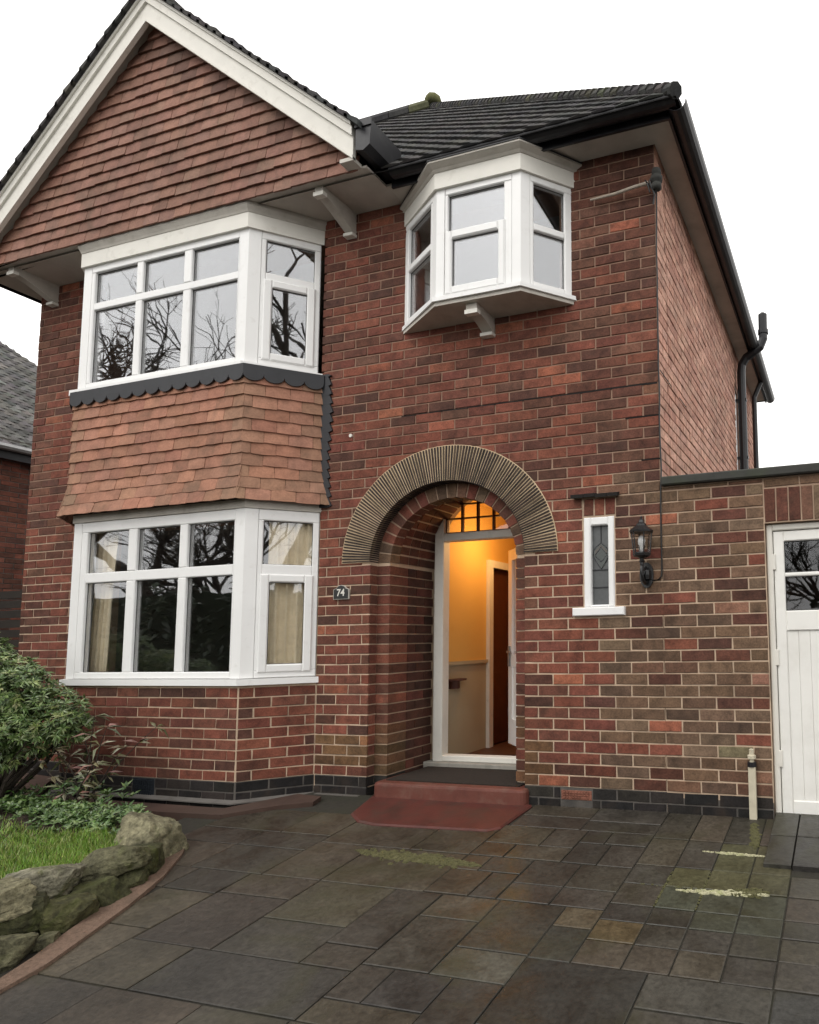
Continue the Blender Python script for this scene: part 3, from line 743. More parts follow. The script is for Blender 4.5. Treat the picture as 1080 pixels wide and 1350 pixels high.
hl.face([(-2.19, .69, .2), (-2.19, .70, .2), (-2.19, .70, 2.52), (-2.19, .69, 2.52)]); hl.face([(-1.13, .695, .2), (-.9, .695, .2), (-.9, .695, 2.4), (-1.13, .695, 2.4)])
hall = hl.build('hall_wall', M['hall_paint'], house)
b = MB(); b.face([(-2.19, .70, .2), (-2.19, 1.52, .2), (-2.19, 1.52, 1.02), (-2.19, .70, 1.02)]); b.box(-2.188, -2.165, .70, 1.52, 1.005, 1.035); b.build('hall_dado', M['hall_dado'], hall)
b = MB(); b.box(-2.19, -.9, .67, 3.6, .15, .2); b.build('hall_floor', M['hall_floor'], house)
b = MB(); b.box(-2.188, -2.15, 1.50, 1.57, .2, 2.0); b.box(-2.188, -2.15, 2.33, 2.40, .2, 2.0); b.box(-2.188, -2.15, 1.57, 2.33, 1.93, 2.0); b.build('doorway_frame', M['paint'], hall)
b = MB(); b.box(-2.27, -2.23, 1.57, 2.33, .2, 1.93)
for z0, z1 in ((.32, .9), (1.02, 1.8)):
    for y0, y1 in ((1.66, 1.92), (1.98, 2.24)): b.box(-2.235, -2.222, y0, y1, z0, z1)
b.build('inner_door', M['wood'], hall)
pl = thing('pendant_lamp', 'lit pendant lamp glowing behind the fanlight over the open door', 'lamp', (-1.78, 1.25, 2.22))
b = MB(); b.lathe((0, 0, 0), [(.004, .30), (.004, .10), (.02, .095), (.025, .04), (.02, .035)], 10); b.build('flex', M['black'], pl)
b = MB(); b.lathe((0, 0, -.01), [(.012, .04), (.022, .025), (.034, -.005), (.028, -.03), (.01, -.042)], 12); b.build('bulb', M['bulb'], pl, smooth=True)
lp = bpy.data.lights.new('hall_light', 'POINT'); lp.energy = 15; lp.color = (1, .56, .20); lp.shadow_soft_size = .05
lo = bpy.data.objects.new('hall_light', lp); COL.objects.link(lo); lo.location = (0, 0, -.09); lo.parent = pl
sh = MB(); sh.prism([(-2.186, .80)] + [(-2.186 + .11 * math.sin(math.pi * k / 10), .94 - .14 * math.cos(math.pi * k / 10)) for k in range(11)], .87, .885, 'z'); sh.prism([(-2.186, .86)] + [(-2.186 + .06 * math.sin(math.pi * k / 8), .94 - .06 * math.cos(math.pi * k / 8)) for k in range(9)], .80, .87, 'z'); tag(sh.build('wall_shelf', M['wood']), 'small dark shelf low on the hall wall inside the front door', 'shelf')

# ------------------------------------------------------------------ rooms behind the windows
b = MB()
for z0, z1 in ((.22, 2.36), (2.62, 4.64)):
    x0, x1, y0, y1 = -5.88, (-2.40 if z0 < 1 else -.28), .262, 4.6
    b.face([(x0, y1, z0), (x1, y1, z0), (x1, y1, z1), (x0, y1, z1)]); b.face([(x0, y0, z0), (x0, y1, z0), (x0, y1, z1), (x0, y0, z1)]); b.face([(x1, y0, z0), (x1, y1, z0), (x1, y1, z1), (x1, y0, z1)])
    b.face([(x0, y0, z1), (x1, y0, z1), (x1, y1, z1), (x0, y1, z1)])
b.box(-.88, -.28, .64, .66, .2, 2.4); b.box(-.9, -.28, .262, .64, 2.36, 2.4); b.box(-2.36, -2.34, 2.4, 4.6, 2.62, 4.64)
rm = b.build('room_lining', M['room'], house)
b = MB(); b.box(-5.88, -2.40, .262, 4.6, .18, .22); b.box(-5.88, -.28, .262, 4.6, 2.56, 2.62); b.build('room_floor', M['carpet'], house)
b = MB(); b.prism(offset_plan(LB, -.21) + [(-2.9, .3), (-5.2, .3)], .80, .86, 'z'); b.build('window_board', M['paint'], house)

# ------------------------------------------------------------------ windows
def bars(b, fr, lst, ch=.006):
    for q in lst: b.cbox(fr, *q[:2], *(q[4:6] if len(q) > 4 else (-.055, 0)), *q[2:4], ch)
M['gasket'] = plain('rubber_seal', (.06, .06, .06), .7, var=.1, bmp=0)
def pane(fr, u0, u1, z0, z1, parent, n=-.028, mat=None):
    b = MB(); e = .004; w = .0045
    b.cbox(fr, u0 - e, u1 + e, n - .006, n, z0 - e, z1 + e, .0008); nf = len(b.f)
    for q in ((u0, u0 + w, z0, z1), (u1 - w, u1, z0, z1), (u0 + w, u1 - w, z0, z0 + w), (u0 + w, u1 - w, z1 - w, z1)): b.cbox(fr, q[0], q[1], n, n + .004, q[2], q[3], .0005)
    o = b.build('pane', mat or M['glass'], parent); o.data.materials.append(M['gasket'])
    for k, pg in enumerate(o.data.polygons):
        if k >= nf: pg.material_index = 1
    return o
def bay_window(plan, sill_z, rail, head, tr0, tr1, mull, left_in, right_in, facet_sash, fascia_top, sill_lip, gm=None):
    W0, W1, W2, W3 = plan
    fF, fR, fL = Frame(W1[0], W1[1], 0), Frame(W2[0], W2[1], 45), Frame(W0[0], W0[1], -45)
    L = W2[0] - W1[0]; LR = math.hypot(W3[0] - W2[0], W3[1] - W2[1]); pw = .085
    b = MB()
    for (cx, cy), sgn in ((W2, 1), (W1, -1)):                      # corner posts
        pts = [(cx, cy), (cx + sgn * pw * .707, cy + pw * .707), (cx + sgn * (pw * .707 - .05), cy + pw * .707 + .05), (cx - sgn * .022, cy + .055), (cx - sgn * (pw + .005), cy + .055), (cx - sgn * (pw + .005), cy)]
        if sgn < 0: pts = pts[::-1]
        b.prism(pts, sill_z, head + .085, 'z')
    a, z = pw + .006, L - pw - .006
    bars(b, fF, [(a, left_in, rail, head), (right_in, z, rail, head), (a, z, sill_z, rail), (a, z, head, head + .085), (left_in, right_in, tr0, tr1, -.055, -.003)])
    for m0, m1 in mull:
        bars(b, fF, [(m0, m1, rail, tr0, -.055, -.001), (m0, m1, tr1, head, -.055, -.001)])
    ra, rz = pw + .001, LR - .004
    for fr, flip in ((fR, False), (fL, True)):
        ra_, rz_ = (pw + .001, LR - .004) if not flip else (.004, LR - pw - .001)
        wl, wr = (.035, .045) if not flip else (.045, .035)
        bars(b, fr, [(ra_, ra_ + wl, rail, head), (rz_ - wr, rz_, rail, head), (ra_, rz_, sill_z, rail), (ra_, rz_, head, head + .085), (ra_ + wl, rz_ - wr, tr0 - .01, tr1)])
    win = b.build('bay_window', M['upvc'], house)
    xs = [left_in] + [v for m in mull for v in m] + [right_in]
    for k in range(0, len(xs), 2):
        pane(fF, xs[k], xs[k + 1], rail, tr0, win, mat=gm); pane(fF, xs[k], xs[k + 1], tr1, head, win, mat=gm)
    for fr, ra_, rz_ in ((fR, pw + .036, LR - .049), (fL, .049, LR - pw - .036)):
        pane(fr, ra_, rz_, tr1, head, win, mat=gm)
        s = MB(); w = .048; z0, z1 = rail - .012, tr0 + .004
        bars(s, fr, [(ra_ - .012, ra_ + w, z0, z1, -.05, .016), (rz_ - w, rz_ + .012, z0, z1, -.05, .016), (ra_ + w, rz_ - w, z0, z0 + w + .012, -.05, .015), (ra_ + w, rz_ - w, z1 - w - .012, z1, -.05, .015)], .009)
        sash = s.build('sash', M['upvc'], win)
        pane(fr, ra_ + w, rz_ - w, z0 + w + .012, z1 - w - .012, sash, n=-.012, mat=gm)
    s = MB(); o1, o2, ins = offset_plan(plan, sill_lip), offset_plan(plan, sill_lip - .012), offset_plan(plan, -.06)
    for k in range(3):
        s.prism([o1[k], o1[k + 1], ins[k + 1], ins[k]], sill_z - .05, sill_z - .004, 'z'); 
    s.build('sill', M['upvc'], win)
    return win, fF, fR, fL
LBW = bay_window([(-5.285, .0), (-4.93, -.355), (-3.13, -.355), (-2.775, 0)], .965, 1.015, 2.150, 1.735, 1.815, [(4.93 - 4.318, 4.93 - 4.226), (4.93 - 3.776, 4.93 - 3.696)], 4.93 - 4.775, 4.93 - 3.235, True, 2.24, .035, M['lower_glass'])
UBW = bay_window([(-5.345, .0), (-4.985, -.36), (-3.19, -.36), (-2.83, 0)], 3.365, 3.425, 4.395, 4.062, 4.125, [(4.985 - 4.374, 4.985 - 4.305), (4.985 - 3.855, 4.985 - 3.775)], 4.985 - 4.858, 4.985 - 3.284, True, 4.6, .05)
ubp = [(-5.345, .0), (-4.985, -.36), (-3.19, -.36), (-2.83, 0)]
def band(b, plan, d0, d1, z0, z1, t=.05):
    o1 = offset_plan(plan, d1); o0 = offset_plan(plan, d0); i1 = offset_plan(plan, d0 - t); 
    for k in range(3):
        v = [(*o0[k], z0), (*o0[k + 1], z0), (*o1[k + 1], z1), (*o1[k], z1), (*i1[k], z0), (*i1[k + 1], z0), (*i1[k + 1], z1), (*i1[k], z1)]
        b.mesh_in(v, [(0, 1, 2, 3), (4, 5, 1, 0), (3, 2, 6, 7), (0, 3, 7, 4), (1, 5, 6, 2)])
b = MB(); band(b, ubp, .024, .024, 4.452, 4.572); b.build('fascia_board', M['paint'], UBW[0])
b = MB(); band(b, ubp, .028, .036, 4.573, 4.592); band(b, ubp, .036, .052, 4.593, 4.622); band(b, ubp, .052, .052, 4.623, 4.648); b.build('cornice', M['old_paint'], UBW[0])
# lower bay head board
lbp = [(-5.285, .0), (-4.93, -.355), (-3.13, -.355), (-2.775, 0)]
b = MB(); band(b, lbp, .012, .012, 2.236, 2.30); b.build('head_board', M['old_paint'], LBW[0])

# ------------------------------------------------------------------ tile-hung apron between the bay windows
apl = [(-5.31, .0), (-4.955, -.355), (-3.16, -.355), (-2.805, 0)]
b = MB(); plan_wall(b, apl, .12, 2.30, 3.33); apron = b.build('tile_apron', M['soot'], house)
GA = .0905; rows = 11
ATINT = [(.340, .163, .106), (.318, .151, .098), (.362, .178, .118), (.302, .144, .096), (.330, .166, .112)]
def wtile(fr, u0, u1, z0, z1, nb, nt, lift=0, cut=None):
    """one hung tile: bottom edge stands out at nb, top at nt"""
    th = .015; b = MB(); uc, zc = (u0 + u1) / 2, (z0 + z1) / 2
    sag = R.uniform(.002, .006)
    um = uc
    # front face with a slightly cambered lower edge
    v = [fr.p(u0, nb - .002, z0 + sag), fr.p(um, nb + .002, z0), fr.p(u1, nb - .002, z0 + sag), fr.p(u1, nt, z1), fr.p(u0, nt, z1),
         fr.p(u0, nb - th, z0 + sag), fr.p(um, nb - th, z0), fr.p(u1, nb - th, z0 + sag), fr.p(u1, nt - th, z1), fr.p(u0, nt - th, z1)]
    b.mesh_in(v, [(0, 1, 2, 3, 4), (0, 5, 6, 1), (1, 6, 7, 2), (2, 7, 8, 3), (4, 9, 5, 0)])
    return b
for r_ in range(rows):
    z0 = 2.285 + r_ * GA; z1 = z0 + GA + .045
    tt = max(0, 1 - r_ / 4.0); d = .045 + .055 * tt ** 2
    for key, (A, B_), ang in (('F', (1, 2), 0), ('R', (2, 3), 45), ('L', (0, 1), -45)):
        fr = Frame(apl[A][0], apl[A][1], ang); Lf = math.hypot(apl[B_][0] - apl[A][0], apl[B_][1] - apl[A][1])
        ext = d * .414
        a0 = -ext if key in 'FR' else -d * .9; a1 = Lf + (ext if key in 'FL' else -d * 0 + d * .9)
        tw = .166; off = (r_ % 2) * tw / 2 + (.06 if key == 'R' else .066)
        u = a0 - (tw - off if off else 0)
        while u < a1 - .012:
            ua, ub = max(u, a0), min(u + tw, a1)
            if a1 - ub < .05: ub = a1
            if ub - ua > .03:
                nb = d + R.uniform(-.002, .004); nt = d - .019
                if tt > 0: nt = .045 + .055 * max(0, 1 - (r_ + 1) / 4.0) ** 2 - .018
                bb = wtile(fr, ua + .0012, ub - .0012, z0 + R.uniform(-.003, .003), z1, nb, nt)
                c = jit(R.choice(ATINT), .13)
                if r_ < 2 and R.random() < .4: c = tuple(.75 * p + .25 * g for p, g in zip(c, (.20, .14, .08)))
                if ua == a0 or ub == a1: c = tuple(.7 * p + .3 * g for p, g in zip(c, (.20, .16, .10)))
                o = bb.build('apron_tile', TILE[1], apron); o['tint'] = list(c)
            u = ub if ub >= a1 else u + tw
# scalloped lead flashing below the sill
b = MB()
for key, (A, B_), ang in (('F', (1, 2), 0), ('R', (2, 3), 45), ('L', (0, 1), -45)):
    fr = Frame(apl[A][0], apl[A][1], ang); Lf = math.hypot(apl[B_][0] - apl[A][0], apl[B_][1] - apl[A][1]); d = .062
    a0, a1 = (-d * .414, Lf + d * .414) if key == 'F' else ((-d * .414, Lf + .02) if key == 'R' else (-.02, Lf + d * .414))
    ns = max(3, round((a1 - a0) / .145)); w = (a1 - a0) / ns
    for k in range(ns):
        ua = a0 + k * w; poly = [(ua, 3.335), (ua, 3.262)]
        for m in range(1, 8): t = math.pi * m / 8; poly.append((ua + w / 2 - w / 2 * math.cos(t), 3.262 - .052 * math.sin(t)))
        poly += [(ua + w, 3.262), (ua + w, 3.335)]
        b.fprism(fr, poly[::-1], d - .014, d)
b.build('scalloped_flashing', M['lead'], apron)
# stepped lead soakers where the apron meets the brickwork
b = MB()
for sx, x0 in ((1, -2.80), (-1, -5.315)):
    b = MB(); k = 0; z = 2.27
    while z < 3.33:
        zt = min(z + BH, 3.345)
        w = .125 + .012 * math.sin(z * 9)
        pts = [(x0 - sx * .03, z), (x0 + sx * (w - .035), z), (x0 + sx * w, z + .012), (x0 + sx * (w - .03), zt), (x0 - sx * .03, zt)]
        if sx < 0: pts = pts[::-1]
        b.prism(pts, -.014 - .0006 * k, -.003, 'y'); z = zt; k += 1
    b.build('lead_flashing', M['lead'], apron)

# ------------------------------------------------------------------ gable
GX, GZT, YB, YT = -4.184, 6.359, -.52, -.42
SR, SLf = .815, .885
def vz(x): return GZT - (SR * (x - GX) if x > GX else SLf * (GX - x))
gb = MB(); 
gb.prism([(-6.28, 4.672), (-2.14, 4.672), (-2.14, vz(-2.14) + .12), (GX, GZT + .12), (-6.28, vz(-6.28) + .12)], YT + .02, YT + .12, 'y')
gable = gb.build('gable', M['soot'], house)
GTINT = [(.250, .130, .094), (.232, .120, .087), (.268, .142, .104), (.22, .114, .083), (.245, .136, .10)]
GG = .098; FG = Frame(0, YT, 0); r_ = 0
while True:
    z0 = 4.635 + r_ * GG
    if z0 > GZT + .02: break
    za = z0 + .03
    xl = GX - (GZT + .07 - za) / SLf; xr = GX + (GZT + .07 - za) / SR
    xl = max(xl, -6.27); xr = min(xr, -2.125)
    tw = .167; u = -6.4 + (r_ % 2) * tw / 2
    while u < xr:
        ua, ub = max(u, xl), min(u + tw, xr)
        if ub - ua > .03:
            zt = z0 + GG + .03
            bb = wtile(FG, ua + .0012, ub - .0012, z0 + R.uniform(-.004, .004), zt, .014 + R.uniform(-.002, .004), -.007)
            c = jit(R.choice(GTINT), .12)
            soot = (xr - ub < .35 and R.random() < .65 and z0 > 4.9)
            if soot: c = tuple(p * .6 for p in c)
            o = bb.build('gable_tile', TILE[1], gable); o['tint'] = list(c)
        u += tw
    r_ += 1
# barge boards with moulding, verge soffit
def barge(b, y0, y1, lo, hi, xr=-2.085, xl=-6.30):
    for sgn in (1, -1):
        xe = xr if sgn > 0 else xl
        p = [(GX, GZT + lo), (xe, vz(xe) + lo), (xe, vz(xe) + hi), (GX, GZT + hi)]
        if sgn < 0: p = p[::-1]
        b.prism(p, y0, y1, 'y')
b = MB(); barge(b, YB, YB + .028, 0, .165); bg_ = b.build('bargeboard', M['paint'], gable)
b = MB(); barge(b, YB - .018, YB + .03, .166, .235); barge(b, YB - .032, YB + .03, .236, .262); barge(b, YB - .006, YB, .0, .03); b.build('moulding', M['paint'], bg_)
b = MB(); barge(b, YB + .03, YT + .03, .10, .125); b.build('verge_soffit', M['old_paint'], gable)
for q_ in ((-2.20, -2.085, YB + .002, YB + .09, 4.64, 4.668), (-6.36, -6.18, YB, YT, 4.44, 4.52)):
    b = MB(); b.box(*q_); b.build('kneeler_block', M['old_paint'], gable)
b = MB(); b.box(-6.36, -2.055, YT + .004, -.002, 4.650, 4.668); b.box(-6.36, -6.14, -.002, .6, 4.650, 4.668); b.build('soffit', M['soffit'], gable)
# curved brackets under the gable
def bracket(xc, w, L, h, zt, mat, parent, wallz):
    b = MB(); n = 8; top, low = [], []
    for k in range(n + 1):
        t = k / n; y = -L * t
        low.append((y, wallz + (zt - .05 - wallz) * (t ** 1.25) + .018 * math.sin(math.pi * t)))
    poly = [(0, zt), (0, low[0][1])] + low[1:] + [(-L, zt)]
    b.prism(poly, xc - w / 2, xc + w / 2, 'x')
    o = b.build('bracket', mat, parent)
    c = MB(); c.box(xc - w / 2 - .008, xc + w / 2 + .008, -L - .008, -L + .035, zt - .075, zt - .045); c.box(xc - w / 2 - .006, xc + w / 2 + .006, -.055, .0, wallz - .022, wallz + .002); c.build('end_cap', M['paint'], o)
bracket(-2.53, .075, .36, .2, 4.650, M['old_paint'], gable, 4.47); bracket(-5.93, .075, .36, .2, 4.650, M['old_paint'], gable, 4.47)

# ------------------------------------------------------------------ roofs
roof_boards = MB(); ROOFP = []
HX, HY, HZ = -3.61, 2.55, 7.98; EX, EY, EZ = .25, -.36, 4.665; BY = 5.3
roof_boards.face([(-6.4, EY, EZ - .03), (EX, EY, EZ - .03), (HX, HY, HZ - .03), (-6.4, HY, HZ - .03)])
roof_boards.face([(EX, EY, EZ - .03), (EX, BY, EZ - .03), (HX, HY, HZ - .03)])
roof_boards.face([(EX, BY, EZ - .03), (-6.4, BY, EZ - .03), (-6.4, HY, HZ - .03), (HX, HY, HZ - .03)])
roof_boards.face([(-6.4, EY, EZ - .03), (-6.4, HY, HZ - .03), (-6.4, BY, EZ - .03)])
GRZ = GZT + .275      # gable roof ridge
yback = EY + (GRZ - EZ) / ((HZ - EZ) / (HY - EY))
for sgn, xe in ((1, -2.03), (-1, -6.36)):
    sl_ = SR if sgn > 0 else SLf; ze = GRZ - sl_ * abs(xe - GX)
    roof_boards.face([(GX, YB - .03, GRZ - .012), (xe, YB - .03, ze - .012), (xe, .0, ze - .012), (GX, yback, GRZ - .012)])
roof = roof_boards.build('roof', M['soot'], house)
RT = [(.050, .049, .050), (.057, .055, .055), (.045, .044, .046), (.062, .059, .056), (.053, .051, .051)]
def roof_slope(O, U, V, N, vlen, rng, gauge=.088, tw=.165, dest=None, skip=None):
    O, U, V, N = Vector(O), Vector(U), Vector(V), Vector(N); r = 0
    while r * gauge < vlen:
        v0 = r * gauge; ua, ub = rng(v0 + gauge * .5)
        u = math.floor(ua / tw) * tw + (r % 2) * tw / 2 - tw
        while u < ub:
            a, c = max(u, ua), min(u + tw, ub)
            if c - a > .03:
                P = O + U * ((a + c) / 2) + V * (v0 + gauge / 2)
                if not (skip and skip(P)):
                    dest.append(dict(O=O, U=U, V=V, N=N, a=a + .002, c=c - .002, v=v0, g=gauge, h=.007 + R.uniform(-.0015, .003), t=jit(R.choice(RT), .25), show=shows(P, (c - a) * gauge, N)))
            u += tw
        r += 1
def roof_tile_into(b, q):
    O, U, V, N = q['O'], q['U'], q['V'], q['N']; v0, v1 = q['v'], q['v'] + q['g'] * 1.45; a, c, h = q['a'], q['c'], q['h']; m = (a + c) / 2
    P = lambda u, v, n: tuple(O + U * u + V * v + N * n)
    b.cur = q['t']
    vs = [P(a, v0, h - .005), P(m, v0 - .004, h + .006), P(c, v0, h - .005), P(c, v1, -.002), P(m, v1, .006), P(a, v1, -.002), P(a, v0, -.004), P(m, v0 - .004, -.004), P(c, v0, -.004)]
    b.mesh_in(vs, [(0, 1, 4, 5), (1, 2, 3, 4), (6, 7, 1, 0), (7, 8, 2, 1), (8, 3, 2), (6, 0, 5)])
def under_gable(P):
    if P.x > -2.0: return False
    sl_ = SR if P.x > GX else SLf
    return P.z < GRZ - sl_ * abs(P.x - GX) - .04
V1 = Vector((0, HY - EY, HZ - EZ)); VL = V1.length; V1.normalize(); N1 = Vector((0, -V1.z, V1.y))
rp = []
roof_slope((0, EY, EZ), (1, 0, 0), V1, N1, VL, lambda v: (-6.4, EX + (HX - EX) * v / VL), dest=rp, skip=under_gable)
V2 = Vector((HX - EX, 0, HZ - EZ)); VL2 = V2.length; V2.normalize(); N2 = Vector((V2.z, 0, -V2.x))
roof_slope((EX, 0, EZ), (0, 1, 0), V2, N2, VL2, lambda v: (EY + (HY - EY) * v / VL2, BY + (HY - BY) * v / VL2), dest=rp)
for sgn, xe in ((1, -2.03), (-1, -6.36)):
    sl_ = SR if sgn > 0 else SLf
    ze = GRZ - sl_ * abs(xe - GX); V3 = Vector((GX - xe, 0, GRZ - ze)); L3 = V3.length; V3.normalize(); N3 = Vector((V3.z * sgn, 0, abs(V3.x)))
    roof_slope((xe, 0, ze), (0, 1, 0), V3, N3, L3 - .02, lambda v, L3=L3: (YB - .055 + R.uniform(-.008, .008), yback * v / L3), dest=rp, tw=.17)
vis = lambda q: q['show'] > 0
own = sorted([q for q in rp if vis(q)], key=lambda q: -q['show'])[:230]
ids = set(id(q) for q in own); b = MB()
for q in rp:
    if id(q) in ids:
        t = MB(); roof_tile_into(t, q); o = t.build('roof_tile', ROOFTILE[1], roof); o['tint'] = list(q['t'])
    else: roof_tile_into(b, q)
b.build('roof_tiling', ROOFTILE[0], roof, kind='stuff', tint=True)
# verge undercloak: short stacked tile ends seen along the gable edge
b = MB()
for sgn, xe in ((1, -2.03), (-1, -6.36)):
    sl_ = SR if sgn > 0 else SLf; L3 = abs(xe - GX); n = int(L3 / .088)
    for k in range(n):
        x0 = GX + sgn * L3 * k / n; x1 = GX + sgn * (L3 * (k + 1) / n + .03); z0 = GRZ - sl_ * abs(x0 - GX); z1 = GRZ - sl_ * abs(x1 - GX)
        b.cur = jit(R.choice(RT), .3); lift = R.uniform(.012, .03)
        p = [(x0, z0 - .014), (x1, z1 - .014), (x1, z1 + lift + .012), (x0, z0 + lift * .4)]
        if sgn < 0: p = p[::-1]
        b.prism(p, YB - .06, YB + .10, 'y')
b.build('verge_tiling', ROOFTILE[0], roof, kind='stuff', tint=True)
# bonnet tiles up the hip and half-round ridge tiles
hip0, hip1 = Vector((EX, EY, EZ)), Vector((HX, HY, HZ)); nh = 56; hd = (hip1 - hip0) / nh
for k in range(nh):
    p = hip0 + hd * k; q = hip0 + hd * (k + 1.25); b = MB()
    b.tube([p + Vector((0, 0, .006)), q + Vector((0, 0, -.012))], [.050, .042], 8)
    o = b.build('hip_tile', ROOFTILE[1], roof); o['tint'] = list(jit(R.choice(RT + [(.07, .07, .05)]), .25))
for k in range(9):
    b = MB(); b.tube([(HX - .3 * k, HY, HZ + .01), (HX - .3 * k - .29, HY, HZ + .01)], .085, 10); o = b.build('ridge_tile', ROOFTILE[1], roof); o['tint'] = list(jit((.10, .10, .06) if k == 0 else R.choice(RT), .2))
for k in range(8):
    b = MB(); b.tube([(GX, YB - .05 + .33 * k, GRZ + .02), (GX, YB + .26 + .33 * k, GRZ + .02)], .085, 10); o = b.build('ridge_tile', ROOFTILE[1], roof); o['tint'] = list(jit(R.choice(RT), .2))
b = MB(); b.lathe((HX + .02, HY, HZ + .02), [(.09, 0), (.11, .05), (.09, .11), (.04, .14)], 8); o = b.build('hip_end', ROOFTILE[1], roof, smooth=True); o['tint'] = [.13, .13, .06]
# eaves
b = MB(); b.box(-2.04, .16, -.215, -.006, 4.635, 4.655); b.box(.006, .16, -.006, 5.25, 4.635, 4.655); b.build('soffit', M['soffit'], roof)
b = MB(); b.box(-1.98, .178, -.235, -.217, 4.60, 4.70); b.box(.162, .180, -.217, 5.26, 4.60, 4.70); b.build('fascia_board', M['black'], roof)
def gutter(pts, r=.062, name='gutter'):
    """half-round channel along a straight run"""
    a, c = Vector(pts[0]), Vector(pts[1]); d = (c - a).normalized(); s_ = d.cross(Vector((0, 0, 1))); b = MB(); n = 8
    pr = [(r * math.cos(math.pi + math.pi * k / n), r * math.sin(math.pi + math.pi * k / n)) for k in range(n + 1)]
    pr += [(x * .92, z * .92) for x, z in pr[::-1]]
    m = len(pr); v = [a + s_ * x + Vector((0, 0, z)) for x, z in pr] + [c + s_ * x + Vector((0, 0, z)) for x, z in pr]
    b.mesh_in(v, [(k, (k + 1) % m, m + (k + 1) % m, m + k) for k in range(m)] + [tuple(range(m))[::-1], tuple(range(m, 2 * m))])
    return b.build(name, M['black'], roof)
gutter([(-1.92, -.300, 4.672), (.235, -.300, 4.672)], .054); gutter([(.235, -.29, 4.66), (.235, 5.25, 4.65)], .066)
b = MB(); b.prism([(-2.055, 4.70), (-1.99, 4.685), (-1.935, 4.72), (-1.925, 4.90), (-2.055, 4.90)], YB - .01, -.20, 'y'); b.box(-2.06, -1.92, YB - .02, YB - .008, 4.86, 4.915); b.build('gutter', M['black'], roof)

# ------------------------------------------------------------------ oriel window
O0, O1, O2, O3 = (-2.03, 0), (-1.555, -.28), (-.885, -.28), (-.62, 0)
ang = lambda p, q: math.degrees(math.atan2(q[1] - p[1], q[0] - p[0]))
oF, oR, oL = Frame(*O1, 0), Frame(*O2, ang(O2, O3)), Frame(*O0, ang(O0, O1))
LR_, LL_ = math.hypot(O3[0] - O2[0], O3[1] - O2[1]), math.hypot(O1[0] - O0[0], O1[1] - O0[1]); LF_ = O2[0] - O1[0]
b = MB(); zs, zr, zt0, zt1, zh = 3.635, 3.675, 4.05, 4.10, 4.400
def post(b, fa, La, fb, w, z0, z1):
    c = fb.p(0, 0, 0); a1 = fa.p(La - w, 0, 0); b1 = fb.p(w, 0, 0); a2 = fa.p(La - w, -.055, 0); b2 = fb.p(w, -.055, 0); i = ((c[0] + (a2[0] - a1[0]) * .5 + (b2[0] - b1[0]) * .5), c[1] + .05)
    b.prism([a1[:2], c[:2], b1[:2], b2[:2], i, a2[:2]], z0, z1, 'z')
post(b, oF, LF_, oR, .065, zs, zh + .05); post(b, oL, LL_, oF, .065, zs, zh + .05)
bars(b, oF, [(.067, .09, zs, zh), (LF_ - .13, LF_ - .067, zs, zh), (.09, LF_ - .13, zs, zr - .03), (.067, LF_ - .067, zh, zh + .05)])
bars(b, oR, [(.067, .095, zs, zh), (LR_ - .06, LR_ - .004, zs, zh), (.095, LR_ - .06, zs, zr), (.067, LR_ - .004, zh, zh + .05), (.095, LR_ - .06, zt0, zt1)])
bars(b, oL, [(.004, .06, zs, zh), (LL_ - .10, LL_ - .067, zs, zh), (.06, LL_ - .10, zs, zr), (.004, LL_ - .067, zh, zh + .05), (.06, LL_ - .10, zt0, zt1)])
oriel = b.build('oriel_window', M['upvc'], house)
pane(oF, .09, LF_ - .13, 4.115, zh, oriel, mat=M['bright_glass']); pane(oR, .095, LR_ - .06, zr, zt0, oriel, mat=M['bright_glass']); pane(oR, .095, LR_ - .06, zt1, zh, oriel, mat=M['bright_glass']); pane(oL, .06, LL_ - .10, zr, zt0, oriel); pane(oL, .06, LL_ - .10, zt1, zh, oriel)
s = MB(); u0, u1, w = .078, LF_ - .118, .052
bars(s, oF, [(u0, u0 + w, zs + .008, 4.118, -.05, .016), (u1 - w, u1, zs + .008, 4.118, -.05, .016), (u0 + w, u1 - w, zs + .008, zs + .068, -.05, .015), (u0 + w, u1 - w, 4.055, 4.118, -.05, .015)], .01)
sash = s.build('sash', M['upvc'], oriel); pane(oF, u0 + w, u1 - w, zs + .068, 4.055, sash, n=-.012, mat=M['bright_glass'])
op = [O0, O1, O2, O3]
b = MB(); o1 = offset_plan(op, .03); b.prism(o1, 3.602, 3.632, 'z'); b.build('sill', M['upvc'], oriel)
b = MB(); b.prism(offset_plan(op, .012), 3.574, 3.600, 'z'); b.build('underside_board', M['old_paint'], oriel)
b = MB(); band(b, op, .022, .022, 4.448, 4.566); b.build('fascia_board', M['paint'], oriel)
b = MB(); band(b, op, .027, .042, 4.567, 4.583); band(b, op, .042, .080, 4.584, 4.605); band(b, op, .080, .080, 4.606, 4.618); b.build('cornice', M['old_paint'], oriel)
b = MB(); o1 = offset_plan(op, .086); b.prism(o1, 4.6185, 4.626, 'z'); b.build('lead_cap', M['lead'], oriel)
bracket(-1.285, .085, .25, .2, 3.573, M['old_paint'], oriel, 3.45)

